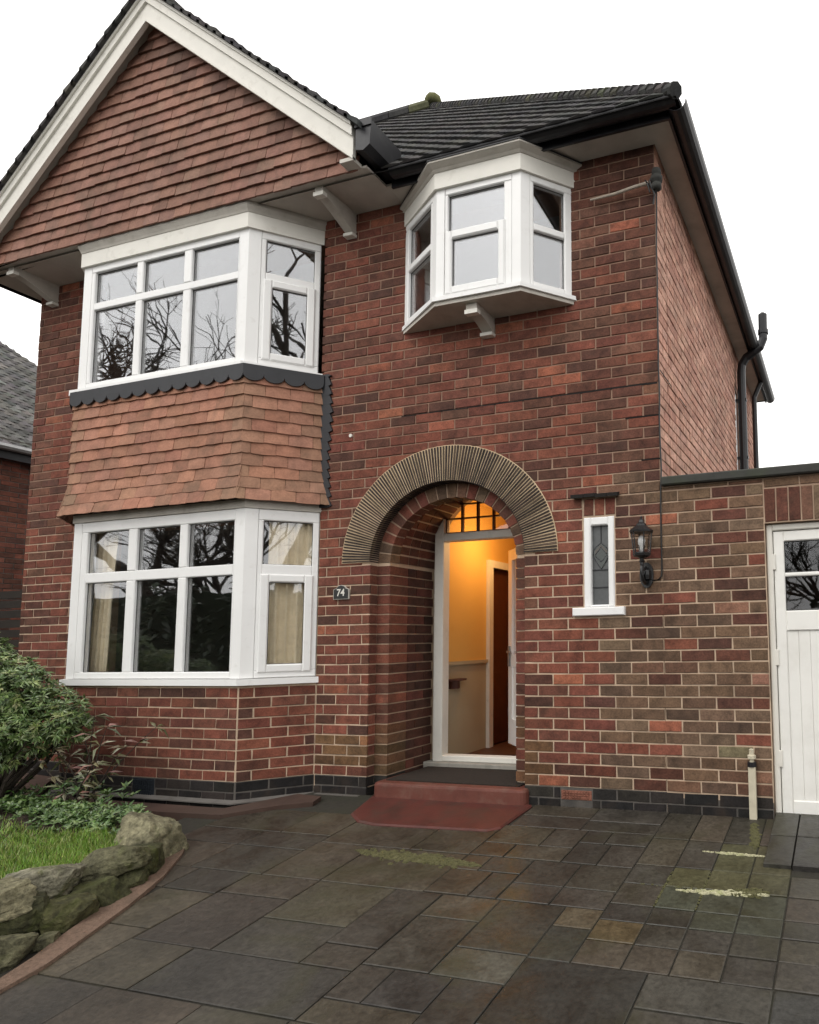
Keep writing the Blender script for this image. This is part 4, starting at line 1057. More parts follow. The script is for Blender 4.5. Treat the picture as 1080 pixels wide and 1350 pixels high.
# ------------------------------------------------------------------ slit window beside the door
NWF = Frame(0, -.0, 0)
b = MB(); bars(b, NWF, [(-.553, -.502, 1.42, 2.035, -.06, .008), (-.377, -.332, 1.42, 2.035, -.06, .008), (-.502, -.377, 1.42, 1.436, -.06, .007), (-.502, -.377, 1.978, 2.035, -.06, .007)], .008)
nw = b.build('leaded_window', M['upvc'], house)
b = MB(); b.cbox(NWF, -.63, -.258, -.05, .035, 1.362, 1.418, .006); b.build('sill', M['upvc'], nw)
b = MB(); b.cbox(NWF, -.504, -.375, -.036, -.03, 1.434, 1.98, .0008)
b.build('pane', M['obscured'], nw)
b = MB()
for z in (1.555, 1.675): b.cbox(NWF, -.502, -.377, -.03, -.024, z - .004, z + .004, .001)
b.cbox(NWF, -.442, -.436, -.03, -.024, 1.86, 1.978, .001)
b.build('leading', M['lead'], nw, kind='stuff'); b = MB()
cx_, cz_ = -.4395, 1.775
shape = [(0, .085), (.030, .062), (.055, .035), (.056, .0), (.040, -.035), (0, -.095)]
ring = [(cx_ + x, cz_ + z) for x, z in shape] + [(cx_ - x, cz_ + z) for x, z in shape[-2:0:-1]]
pp = [NWF.p(x, -.026, z) for x, z in ring]; b.tube(pp + [pp[0], pp[1]], .003, 5)
for a, c in (((0, .055), (.045, .0)), ((.045, .0), (0, -.045)), ((0, .055), (-.045, .0)), ((-.045, .0), (0, -.045))): b.tube([NWF.p(cx_ + a[0], -.026, cz_ + a[1]), NWF.p(cx_ + c[0], -.026, cz_ + c[1])], .0025, 5)
b.build('motif_leading', M['lead'], nw, kind='stuff')
b = MB(); b.fprism(NWF, ring, -.029, -.0265); b.build('leaded_motif', M['green_glass'], nw)
for sx in (-1, 1):
    b = MB(); q = [(cx_, cz_ + .075), (cx_ + sx * .045, cz_ + .03), (cx_ + sx * .04, cz_ + .005), (cx_, cz_ + .05)]
    b.fprism(NWF, q if sx < 0 else q[::-1], -.0262, -.0245); b.build('leaded_petal', M['amber_glass'], nw)
for k in range(3):                                                    # brick soldiers over it
    o = link('lintel_brick', piece_mesh('lintel_brick', .068, .005, .115, .003, BRICK[1]), front); o.location = (-.515 + k * .078, -.0, 2.105); o['tint'] = list(jit(R.choice(RED[1:4]), .1))
b = MB()                                                              # tile drip course
x = -.63
while x < -.29: w = R.uniform(.07, .10); dz = R.uniform(-.007, .007); b.prism([(-.05, 2.163 + dz), (0.002, 2.178), (.002, 2.200), (-.05, 2.187 + dz)], x, x + w - .003, 'x'); x += w
b.build('tile_drip', M['soot'], house)

# ------------------------------------------------------------------ pipes, cables and fittings on the house
vp = MB()
vp.tube([(.075, 3.47, 2.1), (.075, 3.47, 4.36), (.085, 3.47, 4.45), (.14, 3.46, 4.53), (.24, 3.44, 4.58), (.31, 3.44, 4.63), (.35, 3.44, 4.72), (.352, 3.44, 5.02)], .052, 12); vp.tube([(.352, 3.44, 4.78), (.352, 3.44, 4.83)], .062, 12)
for z in (2.6, 3.3, 4.0): vp.box(.0, .13, 3.44, 3.50, z, z + .03)
v_ = vp.build('vent_pipe', M['black'], house); 
b = MB(); b.tube([(.352, 3.44, 5.02), (.352, 3.44, 5.05)], [.04, .02], 8); b.build('pipe_cowl', M['tin'], v_)
b = MB(); b.tube([(.10, 4.45, 2.1), (.10, 4.45, 4.4), (.22, 4.45, 4.66)], .034, 10); b.build('downpipe', M['black'], house)
cb = thing('cable_bracket', 'bleached wooden arm with insulator at the top right corner of the wall', 'bracket', (-.23, -.05, 4.30))
b = MB(); b.tube([(-.23, 0, -.005), (-.05, 0, .0), (.10, -.01, .012), (.20, -.01, .018)], [.007, .010, .011, .013], 8); b.build('arm', M['bleached'], cb)
b = MB(); b.lathe((.265, -.03, .0), [(.02, -.06), (.035, -.05), (.035, -.02), (.022, -.01), (.04, 0), (.042, .03), (.025, .04), (.035, .05), (.03, .085), (.01, .095)], 12); b.build('insulator', M['coping'], cb, smooth=True)
b = MB(); b.tube([(.20, 0, .02), (.23, -.03, -.04), (.25, -.02, -.07), (.28, -.03, -.03)], .008, 6)
b.tube([(.21, -.01, .03), (.24, -.04, .045), (.22, -.05, .0), (.25, -.03, -.09), (.235, -.02, -.15)], .006, 6); b.tube([(.18, -.01, .04), (.2, -.03, .0), (.215, -.02, -.06)], .006, 6); b.build('clamp', M['iron'], cb)
pts = [(.03, -.07, 4.24), (.012, -.012, 4.08)] + [(.006 + R.uniform(-.004, .004), -.012, 4.0 - .12 * k) for k in range(15)] + [(.002, -.012, 2.18), (-.001, -.012, 1.95), (.0, -.012, 1.66), (-.004, -.013, 1.61), (-.02, -.014, 1.588), (-.06, -.014, 1.583), (-.105, -.016, 1.60)]
tag(MB().build('x', M['cable']) if False else (lambda bb: (bb.tube(pts, .0055, 6), bb.build('cable', M['cable'], smooth=True))[1])(MB()), 'thin black cable running down the house corner to the lantern', 'cable')
# coach lantern
LX, LY = -.105, -.115
lan = thing('wall_lantern', 'black coach lantern with glass panes on the wall beside the slit window', 'lantern', (LX, 0, 1.62))
b = MB(); b.lathe((0, LY, 0), [(.03, .105), (.058, .115), (.062, .13), (.05, .138)], 6); b.lathe((0, LY, 0), [(.078, .268), (.080, .280), (.05, .305), (.034, .312), (.034, .322), (.02, .335), (.016, .35), (.006, .36), (.008, .37), (.001, .38)], 12); b.build('cap', M['iron'], lan)
b = MB()
for k in range(6):
    a = 2 * math.pi * k / 6; b.tube([(.055 * math.cos(a), LY + .055 * math.sin(a), .135), (.070 * math.cos(a), LY + .070 * math.sin(a), .272)], .0045, 5)
b.tube([(0, LY, .10), (0, LY, .06)], .014, 8); b.lathe((0, LY, .10), [(.03, .01), (.012, -.005), (.02, -.02), (.008, -.035), (.002, -.04)], 10); b.build('cage', M['iron'], lan)
b = MB(); b.lathe((0, LY, 0), [(.053, .137), (.068, .270)], 6); b.build('pane', M['clear'], lan)
b = MB(); b.lathe((0, LY, 0), [(.012, .137), (.012, .175), (.022, .19), (.026, .215), (.018, .24), (.004, .25)], 10); b.build('lamp_bulb', M['upvc'], lan, smooth=True)
b = MB(); b.tube([(.0, -.012, -.02), (0, -.05, -.055), (0, -.10, -.04), (0, -.125, .01), (0, LY, .07)], [.012, .014, .013, .012, .012], 8)
b.tube([(.0, -.03, .05), (.0, -.07, .02), (.0, -.06, -.02), (0, -.03, -.01)], .009, 6); b.build('arm', M['iron'], lan, smooth=True)
b = MB(); b.prism([(.048 * math.cos(2 * math.pi * k / 20), .0 + .085 * math.sin(2 * math.pi * k / 20)) for k in range(20)], -.018, -.006, 'y'); b.lathe((0, -.03, 0), [(.03, -.03), (.034, 0), (.03, .03)], 10); b.build('backplate', M['iron'], lan)
# number plaque
pq = thing('number_plaque', 'small black house number plaque with white border reading 74', 'plaque', (-2.545, -.006, 1.60))
def plq(s): return [(-.072 * s, -.055 * s), (.072 * s, -.055 * s), (.072 * s, .022 * s), (.045 * s, .030 * s), (.03 * s, .048 * s), (0, .056 * s), (-.03 * s, .048 * s), (-.045 * s, .030 * s), (-.072 * s, .022 * s)]
b = MB(); b.prism(plq(1.0), -.012, 0, 'y'); b.build('border', M['old_paint'], pq)
b = MB(); b.prism(plq(.91), -.0155, -.0122, 'y'); b.build('plate', M['iron'], pq)
tc = bpy.data.curves.new('numerals', 'FONT'); tc.body = '74'; tc.size = .075; tc.align_x = 'CENTER'; tc.align_y = 'CENTER'; tc.extrude = .001; tc.offset = .001
tmp = bpy.data.objects.new('numerals', tc); COL.objects.link(tmp); bpy.context.view_layer.update()
nme = bpy.data.meshes.new_from_object(tmp.evaluated_get(bpy.context.evaluated_depsgraph_get())); bpy.data.objects.remove(tmp); nme.materials.clear(); nme.materials.append(M['paint'])
to = link('numerals', nme, pq); to.location = (0, -.017, -.006); to.rotation_euler = (math.pi / 2, 0, 0)
b = MB(); b.tube([(-2.495, -.003, 2.822), (-2.495, -.016, 2.822)], .014, 10); tag(b.build('vent_cap', M['paint']), 'tiny round white cap on the brickwork right of the bay', 'vent cap')
# cream pipe by the garage door
pp_ = thing('pipe_stub', 'cream plastic pipe standing against the wall left of the garage door', 'pipe', (.553, -.035, .05))
b = MB(); b.box(-.022, .022, -.018, .018, -.02, .36); b.build('pipe', M['pale_plastic'], pp_)
b = MB(); b.lathe((0, 0, .36), [(.028, 0), (.028, .028)], 10); b.build('collar', M['black'], pp_)
b = MB(); b.lathe((0, 0, .388), [(.014, 0), (.014, .015), (.026, .02), (.026, .04), (.016, .045), (.016, .075), (.006, .08)], 8); b.build('tap', M['pale_plastic'], pp_)

# ------------------------------------------------------------------ garage
gar = thing('garage', 'brown brick flat-roofed garage with white double doors joined to the house', 'garage')
GD0, GD1, GH = .675, 2.85, 1.915
b = MB(); b.box(.002, GD0, .0, .24, -.3, 2.21); b.box(GD1, 3.2, 0, .24, -.3, 2.21); b.box(GD0, GD1, 0, .24, GH, 2.21); b.box(3.0, 3.2, .24, 5.5, -.3, 2.21); b.box(.002, 3.2, 5.5, 5.7, -.3, 2.21)
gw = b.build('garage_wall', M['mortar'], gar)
gp = []
lay(FRONT, 0.0, GD0, 0, 2.205, lambda a, c: [(-.1, .1125)] if round(a / BH) % 2 == 0 else [], garage_tint, 'g', gp)
x = GD0
while x < 3.2:
    gp.append(dict(fr=FRONT, u=x + .1125, z=2.173, w=.215, h=.052, tint=garage_tint(x, 2.17, 0), proud=.005, joined='g', show=0)); x += .225; lay(FRONT, GD1, 3.2, 0, 2.145, None, garage_tint, 'g', gp)
gj = MB()
for q in gp:
    if q['u'] < 1.5 and q['w'] > .04: brick_object(q, gw)
    else: brick_into(gj, q)
gj.build('brickwork', BRICK[0], gw, kind='stuff', tint=True)
x = GD0
while x < GD1 - .03:
    o = link('lintel_brick', piece_mesh('lintel_brick_g', .066, .005, .213, .003, BRICK[1]), gw); o.location = (x + .0375, 0, 2.029); o['tint'] = list(jit(R.choice(BROWN[2:] + DARK), .15)); x += .0765
b = MB(); b.box(.003, GD0, -.0008, .02, -.2, .19); b.build('plinth', M['dark_mortar'], gar)
b = MB(); b.cbox(FRONT, .012, 3.25, -.30, .045, 2.207, 2.265, .008); b.build('coping', M['coping'], gar)
b = MB(); b.box(.01, 3.2, .25, 5.7, 2.16, 2.20); b.build('flat_roof', M['coping'], gar)
GF = Frame(0, .045, 0)
b = MB(); bars(b, GF, [(GD0 + .004, GD0 + .042, .10, GH - .005, -.08, .012), (GD1 - .042, GD1 - .004, .10, GH - .005, -.08, .012), (GD0 + .042, GD1 - .042, GH - .045, GH - .005, -.08, .012)]); b.build('garage_frame', M['paint'], gar)
M['gpaint'] = plain('white_gloss_door_paint', (.80, .79, .75), .4, var=.08, scale=4, bmp=.08, dirt=(.5, .47, .4), dirt_scale=5, dirt_amt=.25)
def garage_leaf(u0, u1):
    b = MB(); st = .065
    bars(b, GF, [(u0, u0 + st, .115, GH - .05, -.04, 0), (u1 - st, u1, .115, GH - .05, -.04, 0), (u0 + st, u1 - st, 1.80, GH - .05, -.04, 0), (u0 + st, u1 - st, 1.575, 1.60, -.04, -.002), (u0 + st, u1 - st, 1.235, 1.36, -.04, 0), (u0 + st, u1 - st, .115, .20, -.04, -.003)], .006)
    mid = (u0 + u1) / 2; bars(b, GF, [(mid - .014, mid + .014, 1.36, 1.575, -.04, -.003), (mid - .014, mid + .014, 1.60, 1.80, -.04, -.003)])
    d = b.build('garage_door', M['gpaint'], gar)
    n = 13; w = (u1 - u0 - 2 * st) / n
    for k in range(n):
        t = MB(); t.cbox(GF, u0 + st + k * w + .0004, u0 + st + (k + 1) * w - .0004, -.03, -.012, .20, 1.236, .002); t.build('door_board', M['gpaint'], d)
    for z0, z1 in ((1.36, 1.575), (1.60, 1.80)):
        for a, c in ((u0 + st, mid - .014), (mid + .014, u1 - st)): pane(GF, a, c, z0, z1, d, n=-.02, mat=M['old_glass'])
    for z in (.40, 1.02, 1.62):
        t = MB(); t.cbox(GF, u0 - .012 if u0 < 1 else u1 - .02, u0 + .012 if u0 < 1 else u1 + .004, .0, .013, z, z + .10, .003); t.build('hinge', M['paint'], d)
garage_leaf(GD0 + .046, 1.76); garage_leaf(1.764, GD1 - .046)
b = MB(); b.box(.3, 2.95, .4, 5.4, .05, .1); b.face([(.3, 5.4, .1), (2.95, 5.4, .1), (2.95, 5.4, 2.2), (.3, 5.4, 2.2)]); b.build('garage_interior', M['room'], gar)

# ------------------------------------------------------------------ curtains
def curtain(path, z0, z1, amp, pleats, label, gather=None):
    n = pleats * 8; b = MB(); cols = []
    P = [Vector(p) for p in path]; Ls = [0]
    for a, c in zip(P, P[1:]): Ls.append(Ls[-1] + (c - a).length)
    for k in range(n + 1):
        t = Ls[-1] * k / n; i = max(j for j in range(len(P)) if Ls[j] <= t + 1e-9); i = min(i, len(P) - 2)
        d = (P[i + 1] - P[i]).normalized(); p = P[i] + d * (t - Ls[i]); nn = Vector((-d.y, d.x))
        col = []
        for m in range(7):
            f = m / 6; w = amp * math.sin(2 * math.pi * pleats * k / n + .8 * math.sin(k * .9)) * (.7 + .3 * f) + .004 * math.sin(k * 1.7 + m)
            q = p + nn * w
            if gather: q = q + Vector(gather) * math.sin(math.pi * f * .5) * (k / n)
            col.append((q.x, q.y, z1 + (z0 - z1) * f))
        cols.append(col)
    v = [p for c in cols for p in c]; f = [(k * 7 + m, k * 7 + m + 1, (k + 1) * 7 + m + 1, (k + 1) * 7 + m) for k in range(n) for m in range(6)]
    b.mesh_in(v, f); o = b.build('curtain', M['curtain'], smooth=True)
    sm = o.modifiers.new('thick', 'SOLIDIFY'); sm.thickness = .004
    tag(o, label, 'curtain', 'curtains in the lower bay'); return o
curtain([(-3.06, -.20), (-2.75, .11)], .88, 2.22, .022, 6, 'full beige curtain drawn across the angled right light of the lower bay')
curtain([(-4.87, -.22), (-4.60, -.22)], .88, 2.22, .024, 4, 'narrow beige curtain hanging at the far left of the lower bay', (-.07, 0))

# ------------------------------------------------------------------ neighbour, fence
nb = thing('neighbour_house', 'neighbouring brick house with dark tiled roof beyond the left corner', 'house')
b = MB(); b.box(-16.5, -10.5, -4, 8, -.3, 4.3); nbw = b.build('wall', M['dark_mortar'], nb)
NF = Frame(-10.5, 0, 90); q_ = []
lay(NF, 1.0, 5.5, 1.0, 4.2, None, lambda u, z, k: jit(R.choice(RED[1:] + DARK), .15), 'n', q_)
b = MB()
for q in q_: brick_into(b, q)
b.build('brickwork', BRICK[0], nbw, kind='stuff', tint=True)
NE = (-10.35, 4.12)
HB = (-10.35, 5.83 + .17); HT = (-14.0, HB[1] - 3.65 * 1.108)
nr = MB(); nr.face([(-10.35, -4.3, 4.09), (-10.35, HB[1], 4.09), (-14.0, HT[1], 7.74), (-14.0, -.65, 7.74)]); nr.face([(-10.35, HB[1], 4.09), (-16.7, HB[1], 4.09), (-14, HT[1], 7.74)]); nr.face([(-10.35, -4.3, 4.09), (-14, -.65, 7.74), (-16.7, -4.3, 4.09)])
nbr = nr.build('roof', M['soot'], nb)
q_ = []; s2 = math.sqrt(.5)
roof_slope((-10.35, 0, 4.12), (0, 1, 0), (-s2, 0, s2), (s2, 0, s2), 4.6, lambda v: (-1, HB[1] - v * s2 * 1.108), dest=q_)
def nb_cut(q):
    P = q['O'] + q['U'] * ((q['a'] + q['c']) / 2) + q['V'] * q['v']; return P
b = MB()
for q in q_:
    P = nb_cut(q)
    if P.y > 0: q['t'] = jit(R.choice([(.115, .110, .105), (.14, .135, .13), (.09, .088, .086)]), .25); roof_tile_into(b, q)
b.build('roof_tiling', ROOFTILE[0], nbr, kind='stuff', tint=True)
b = MB(); b.box(-10.36, -10.33, -4.2, 6.0, 3.96, 4.11); b.build('fascia_board', M['black'], nb)
b = MB(); b.tube([(-10.28, -4.2, 4.12), (-10.28, 6.0, 4.12)], .05, 8); b.build('gutter', M['tin'], nb)
fe = thing('slat_fence', 'dark horizontal slat fence across the gap left of the house', 'fence', (-7.4, .9, 0))
for x in (-1.75, 1.2):
    b = MB(); b.box(x - .04, x + .04, .015, .09, .05, 1.90); b.build('post', M['fence'], fe)
for k in range(16):
    b = MB(); y = R.uniform(-.004, .004); b.box(-1.85, 1.25, y - .012, y + .012, .14 + k * .11, .14 + k * .11 + .085); b.build('slat', M['fence'], fe)

# ------------------------------------------------------------------ garden: soil, lawn, stones, plants
LZ = .085
gpoly = [(-2.22, -4.2), (-2.25, -3.2), (-2.46, -2.5), (-2.64, -2.05), (-2.72, -1.75), (-2.80, -1.40), (-3.0, -1.08), (-3.5, -.74), (-5.0, -.68), (-9, -.3), (-9, -4.2)]
b = MB(); n = len(gpoly); zt = lambda y: LZ + .055 * (y + 1.4)
b.mesh_in([(x, y, zt(y) - .01) for x, y in gpoly] + [(x, y, -.8) for x, y in gpoly], [tuple(range(n))[::-1]] + [(k, (k + 1) % n, n + (k + 1) % n, n + k) for k in range(n)])
b.build('garden_bed', M['soil'], kind='structure')
def in_poly(x, y, P):
    c = False
    for i in range(len(P)):
        (xa, ya), (xb, yb) = P[i], P[i - 1]
        if (ya > y) != (yb > y) and x < (xb - xa) * (y - ya) / (yb - ya) + xa: c = not c
    return c
gr = MB(); cnt = 0
while cnt < 26000:
    x = -2.5 - abs(R.gauss(0, 1)) * .9; y = R.uniform(-2.7, -.98)
    if not in_poly(x + .02, y, gpoly) or x < -5.2: continue
    if y > -1.06 - .10 * math.sin(3 * x) - .12 * R.random() : continue
    h = R.uniform(.02, .05); a = R.uniform(0, 6.28); w = .0028; lx, ly = R.gauss(0, .014), R.gauss(0, .014)
    gr.cur = jit(R.choice([(.14, .27, .03), (.18, .31, .04), (.11, .22, .03), (.22, .30, .06), (.28, .29, .10)]), .2)
    z = zt(y) - .012; dx, dy = w * math.cos(a), w * math.sin(a)
    gr.face([(x - dx, y - dy, z), (x + dx, y + dy, z), (x + lx, y + ly, z + h)]); cnt += 1
gr.build('lawn', LEAF[0], kind='stuff', tint=True)
# rockery wall
from mathutils import noise as mn
rw = thing('rockery_wall', 'low curved wall of rough mossy stones edging the lawn', 'wall')
def stone(c, s, rz, seed, col, flat=.0, tilt=0.0):
    import bmesh
    bm_ = bmesh.new(); bmesh.ops.create_icosphere(bm_, subdivisions=5, radius=1)
    off = Vector((seed * 3.1, seed * 1.7, seed * 2.3)); rr = random.Random(seed * 17 + 3)
    planes = []
    for _ in range(11):
        d = Vector((rr.gauss(0, 1), rr.gauss(0, 1), rr.gauss(0, .9))).normalized(); planes.append((d, rr.uniform(.62, .92)))
    for v in bm_.verts:
        p = v.co.copy(); m_ = max(abs(p.x), abs(p.y), abs(p.z)); p = p.lerp(p / m_ * .86, .55)   # blocky
        for d, dist in planes:                                       # cleave the block with flat faces
            q = p.dot(d)
            if q > dist: p -= d * (q - dist) * .97
        p *= 1 + .07 * mn.noise(p * 1.3 + off) + .06 * mn.noise(p * 3.6 + off) + .045 * mn.noise(p * 8 + off) + .02 * mn.noise(p * 17 + off)
        v.co = Vector((p.x * s[0], p.y * s[1], p.z * s[2]))
    me = bpy.data.meshes.new('stone'); bm_.to_mesh(me); bm_.free(); me.materials.append(STONE[1])
    me.polygons.foreach_set('use_smooth', [True] * len(me.polygons))
    me.set_sharp_from_angle(angle=math.radians(32)) if hasattr(me, 'set_sharp_from_angle') else None
    o = link('stone', me, rw); o.location = c; o.rotation_euler = (tilt, rr.uniform(-.12, .12), rz); o['tint'] = list(col)
C1, C2, C3 = (.100, .095, .055), (.055, .056, .025), (.185, .170, .105)
stone((-2.86, -1.13, .06), (.19, .21, .19), .7, 1, C3, tilt=.15)          # tall end stone
stone((-2.67, -1.34, -.02), (.13, .16, .13), .85, 2, C2)
stone((-2.68, -1.50, .062), (.19, .13, .085), .95, 3, C1, tilt=-.12)
stone((-2.72, -1.80, .058), (.23, .14, .095), 1.12, 4, (.20, .188, .135))
stone((-2.56, -1.62, -.065), (.14, .12, .11), .9, 6, C2)
stone((-2.51, -1.80, -.085), (.13, .12, .105), 1.2, 7, (.070, .068, .030))
stone((-2.62, -2.03, -.070), (.17, .13, .10), 1.3, 8, C2)
stone((-2.42, -2.10, -.11), (.12, .10, .085), 1.4, 9, C1)
stone((-2.62, -2.08, .055), (.19, .14, .085), 1.4, 10, C3)
stone((-2.45, -2.40, -.10), (.18, .15, .12), 1.4, 11, C1); stone((-2.48, -2.42, .04), (.18, .14, .08), 1.5, 12, C3)
stone((-2.38, -2.75, -.12), (.18, .15, .13), 1.5, 13, C1); stone((-2.42, -2.78, .01), (.18, .13, .09), 1.5, 14, C2); stone((-2.34, -3.15, -.1), (.15, .22, .17), .2, 15, C1); stone((-2.30, -3.6, -.14), (.15, .24, .18), .1, 16, C2)
stone((-2.60, -1.46, -.055), (.10, .11, .08), .5, 17, (.065, .065, .03)); stone((-2.39, -1.95, -.12), (.055, .065, .05), .5, 18, C1); stone((-2.58, -1.93, -.02), (.09, .10, .10), .8, 20, (.06, .06, .03)); stone((-2.55, -2.24, -.02), (.10, .10, .11), .8, 21, (.06, .06, .03)); stone((-2.98, -.99, .02), (.10, .08, .06), .4, 19, C2)
# leaves
def leaf(b, p, d, up, L, w, droop=.25):
    d = d.normalized(); s = d.cross(up)
    if s.length < 1e-4: s = Vector((1, 0, 0))
    s.normalize(); n = s.cross(d)
    m = p + d * (L * .5) + n * (L * .06); e = p + d * L - Vector((0, 0, L * droop)); q1 = p + d * (L * .42) + s * (w / 2) - n * (w * .10); q2 = p + d * (L * .42) - s * (w / 2) - n * (w * .10)
    b.mesh_in([p, q1, m, q2, e], [(0, 1, 2), (0, 2, 3), (1, 4, 2), (2, 4, 3)])
def rosette(b, p, axis, n, L, w, cols, spread=1.0):
    axis = axis.normalized(); t = axis.orthogonal().normalized(); s = axis.cross(t); a0 = R.uniform(0, 6.28)
    for k in range(n):
        a = a0 + k * 2.4; el = .15 + .9 * R.random() * spread
        d = (t * math.cos(a) + s * math.sin(a)) * math.cos(.9 - el * .9) + axis * (1.0 - el * .75)
        b.cur = jit(R.choice(cols), .22); leaf(b, p + axis * R.uniform(-.012, .01), d, axis, L * R.uniform(.7, 1.15), w * R.uniform(.8, 1.15), R.uniform(.05, .35))
GREENS = [(.105, .165, .045), (.080, .135, .040), (.140, .205, .065), (.185, .24, .10), (.06, .105, .03)]
FRESH = [(.24, .29, .10), (.20, .26, .08), (.29, .31, .15)]
def shrub(name, label, base, blobs, n, L, w, cols, stems):
    r = thing(name, label, 'shrub', base); b = MB()
    tot = sum(rad ** 2 for _, rad in blobs)
    for c, rad in blobs:
        for _ in range(int(n * rad ** 2 / tot)):
            d = Vector((R.gauss(0, 1), R.gauss(0, 1), R.gauss(.25, 1))).normalized()
            k = rad * (R.uniform(.80, 1.04) if R.random() < .8 else R.uniform(.4, .8)); k *= 1 + .16 * mn.noise((Vector(c) + d * rad) * 5)
            p = Vector(c) + d * k
            rosette(b, p, d + Vector((0, 0, .55)), R.randint(6, 10), L, w, FRESH if R.random() < .13 else cols)
    b.build('foliage', LEAF[0], r, kind='stuff', tint=True)
    s = MB()
    for pts, rads in stems: s.tube(pts, rads, 7)
    for c, rad in blobs:
        p0 = Vector((R.uniform(-.05, .05), R.uniform(-.05, .05), .05))
        for _ in range(4):
            e = Vector(c) + Vector((R.gauss(0, 1), R.gauss(0, 1), R.gauss(0, .6))).normalized() * rad * .8
            m = p0.lerp(e, .5) + Vector((R.gauss(0, .05), R.gauss(0, .05), -.03)); s.tube([p0, m, e], [.014, .010, .004], 6)
    s.build('stem', M['bark'], r); return r
shrub('evergreen_shrub', 'large rounded evergreen shrub with glossy leaf rosettes below the bay window', (-4.60, -.95, .05),
      [((.08, .05, .70), .27), ((.34, .10, .66), .23), ((-.22, 0, .70), .28), ((-.10, .05, .92), .20), ((.18, .0, .86), .19), ((.30, -.10, .54), .17), ((-.5, -.1, .80), .32), ((.02, -.18, .60), .22), ((-.46, .1, 1.10), .19), ((.50, .10, .62), .13), ((-.30, -.15, .50), .2), ((-.75, -.1, .6), .3)],
      2600, .052, .0155, GREENS, [([(0, 0, 0), (.03, 0, .2), (.1, .02, .5)], [.022, .018, .008]), ([(-.02, 0, 0), (-.1, .02, .25), (-.25, 0, .55)], [.02, .016, .008])])
# sparse red-leaved shrub: every leaf its own part
rs = thing('red_leaved_shrub', 'straggly thin shrub with bronze and red leaves in front of the plinth', 'shrub', (-3.98, -.80, .06))
s = MB(); tips = []
for k in range(11):
    a = R.uniform(-.7, 1.0); L = R.uniform(.35, .78); p = Vector((R.uniform(-.08, .08), R.uniform(-.05, .05), 0)); pts = [p.copy()]
    d = Vector((math.sin(a), R.uniform(-.35, .2), 1.0)).normalized()
    for m in range(5): p = p + d * L / 5; d = (d + Vector((R.gauss(.05, .14), R.gauss(0, .12), .02))).normalized(); pts.append(p.copy()); tips.append((p.copy(), d.copy(), m))
    s.tube(pts, [.006, .0055, .005, .004, .003, .002], 5)
s.build('stem', M['bark'], rs)
lmesh = []
for k in range(6):
    b = MB(); b.cur = (1, 1, 1); leaf(b, Vector((0, 0, 0)), Vector((1, 0, 0)), Vector((0, 0, 1)), .075 + .008 * k, .024, .1 + .06 * k); lmesh.append(b.build('leaf', LEAF[1], mesh_only=True))
for p, d, m in tips:
    for _ in range(2 + (m > 2) * 2):
        o = link('leaf', R.choice(lmesh), rs); o.location = p; o.rotation_euler = (R.uniform(-.5, .5), R.uniform(-.7, .5), R.uniform(0, 6.28))
        o['tint'] = list(jit(R.choice([(.15, .14, .08), (.17, .14, .08), (.085, .10, .045), (.15, .06, .04), (.20, .09, .07), (.11, .12, .055), (.24, .23, .16), (.12, .11, .05)]), .2))
# ground cover along the back of the lawn
b = MB()
for _ in range(520):
    x = R.uniform(-4.9, -3.0); y = -1.0 + R.gauss(0, .085) + .06 * math.sin(4 * x)
    if not in_poly(x, y, gpoly): continue
    rosette(b, Vector((x, y, zt(y) + R.uniform(.0, .07) * (1.3 - abs(y + 1.0) * 4 if abs(y + 1) < .25 else .2))), Vector((R.gauss(0, .3), R.gauss(-.2, .3), 1)), R.randint(5, 8), .042, .022, [(.07, .13, .035), (.10, .17, .045), (.14, .20, .07), (.055, .10, .03)])
for _ in range(90):
    x = R.uniform(-5.3, -3.3); y = R.uniform(-.95, -.75)
    rosette(b, Vector((x, y, zt(y) + R.uniform(.02, .16))), Vector((R.gauss(0, .4), R.gauss(-.3, .3), 1)), 7, .06, .02, [(.06, .13, .03), (.05, .09, .03), (.09, .14, .04)])
b.build('ground_cover', LEAF[0], kind='stuff', tint=True)
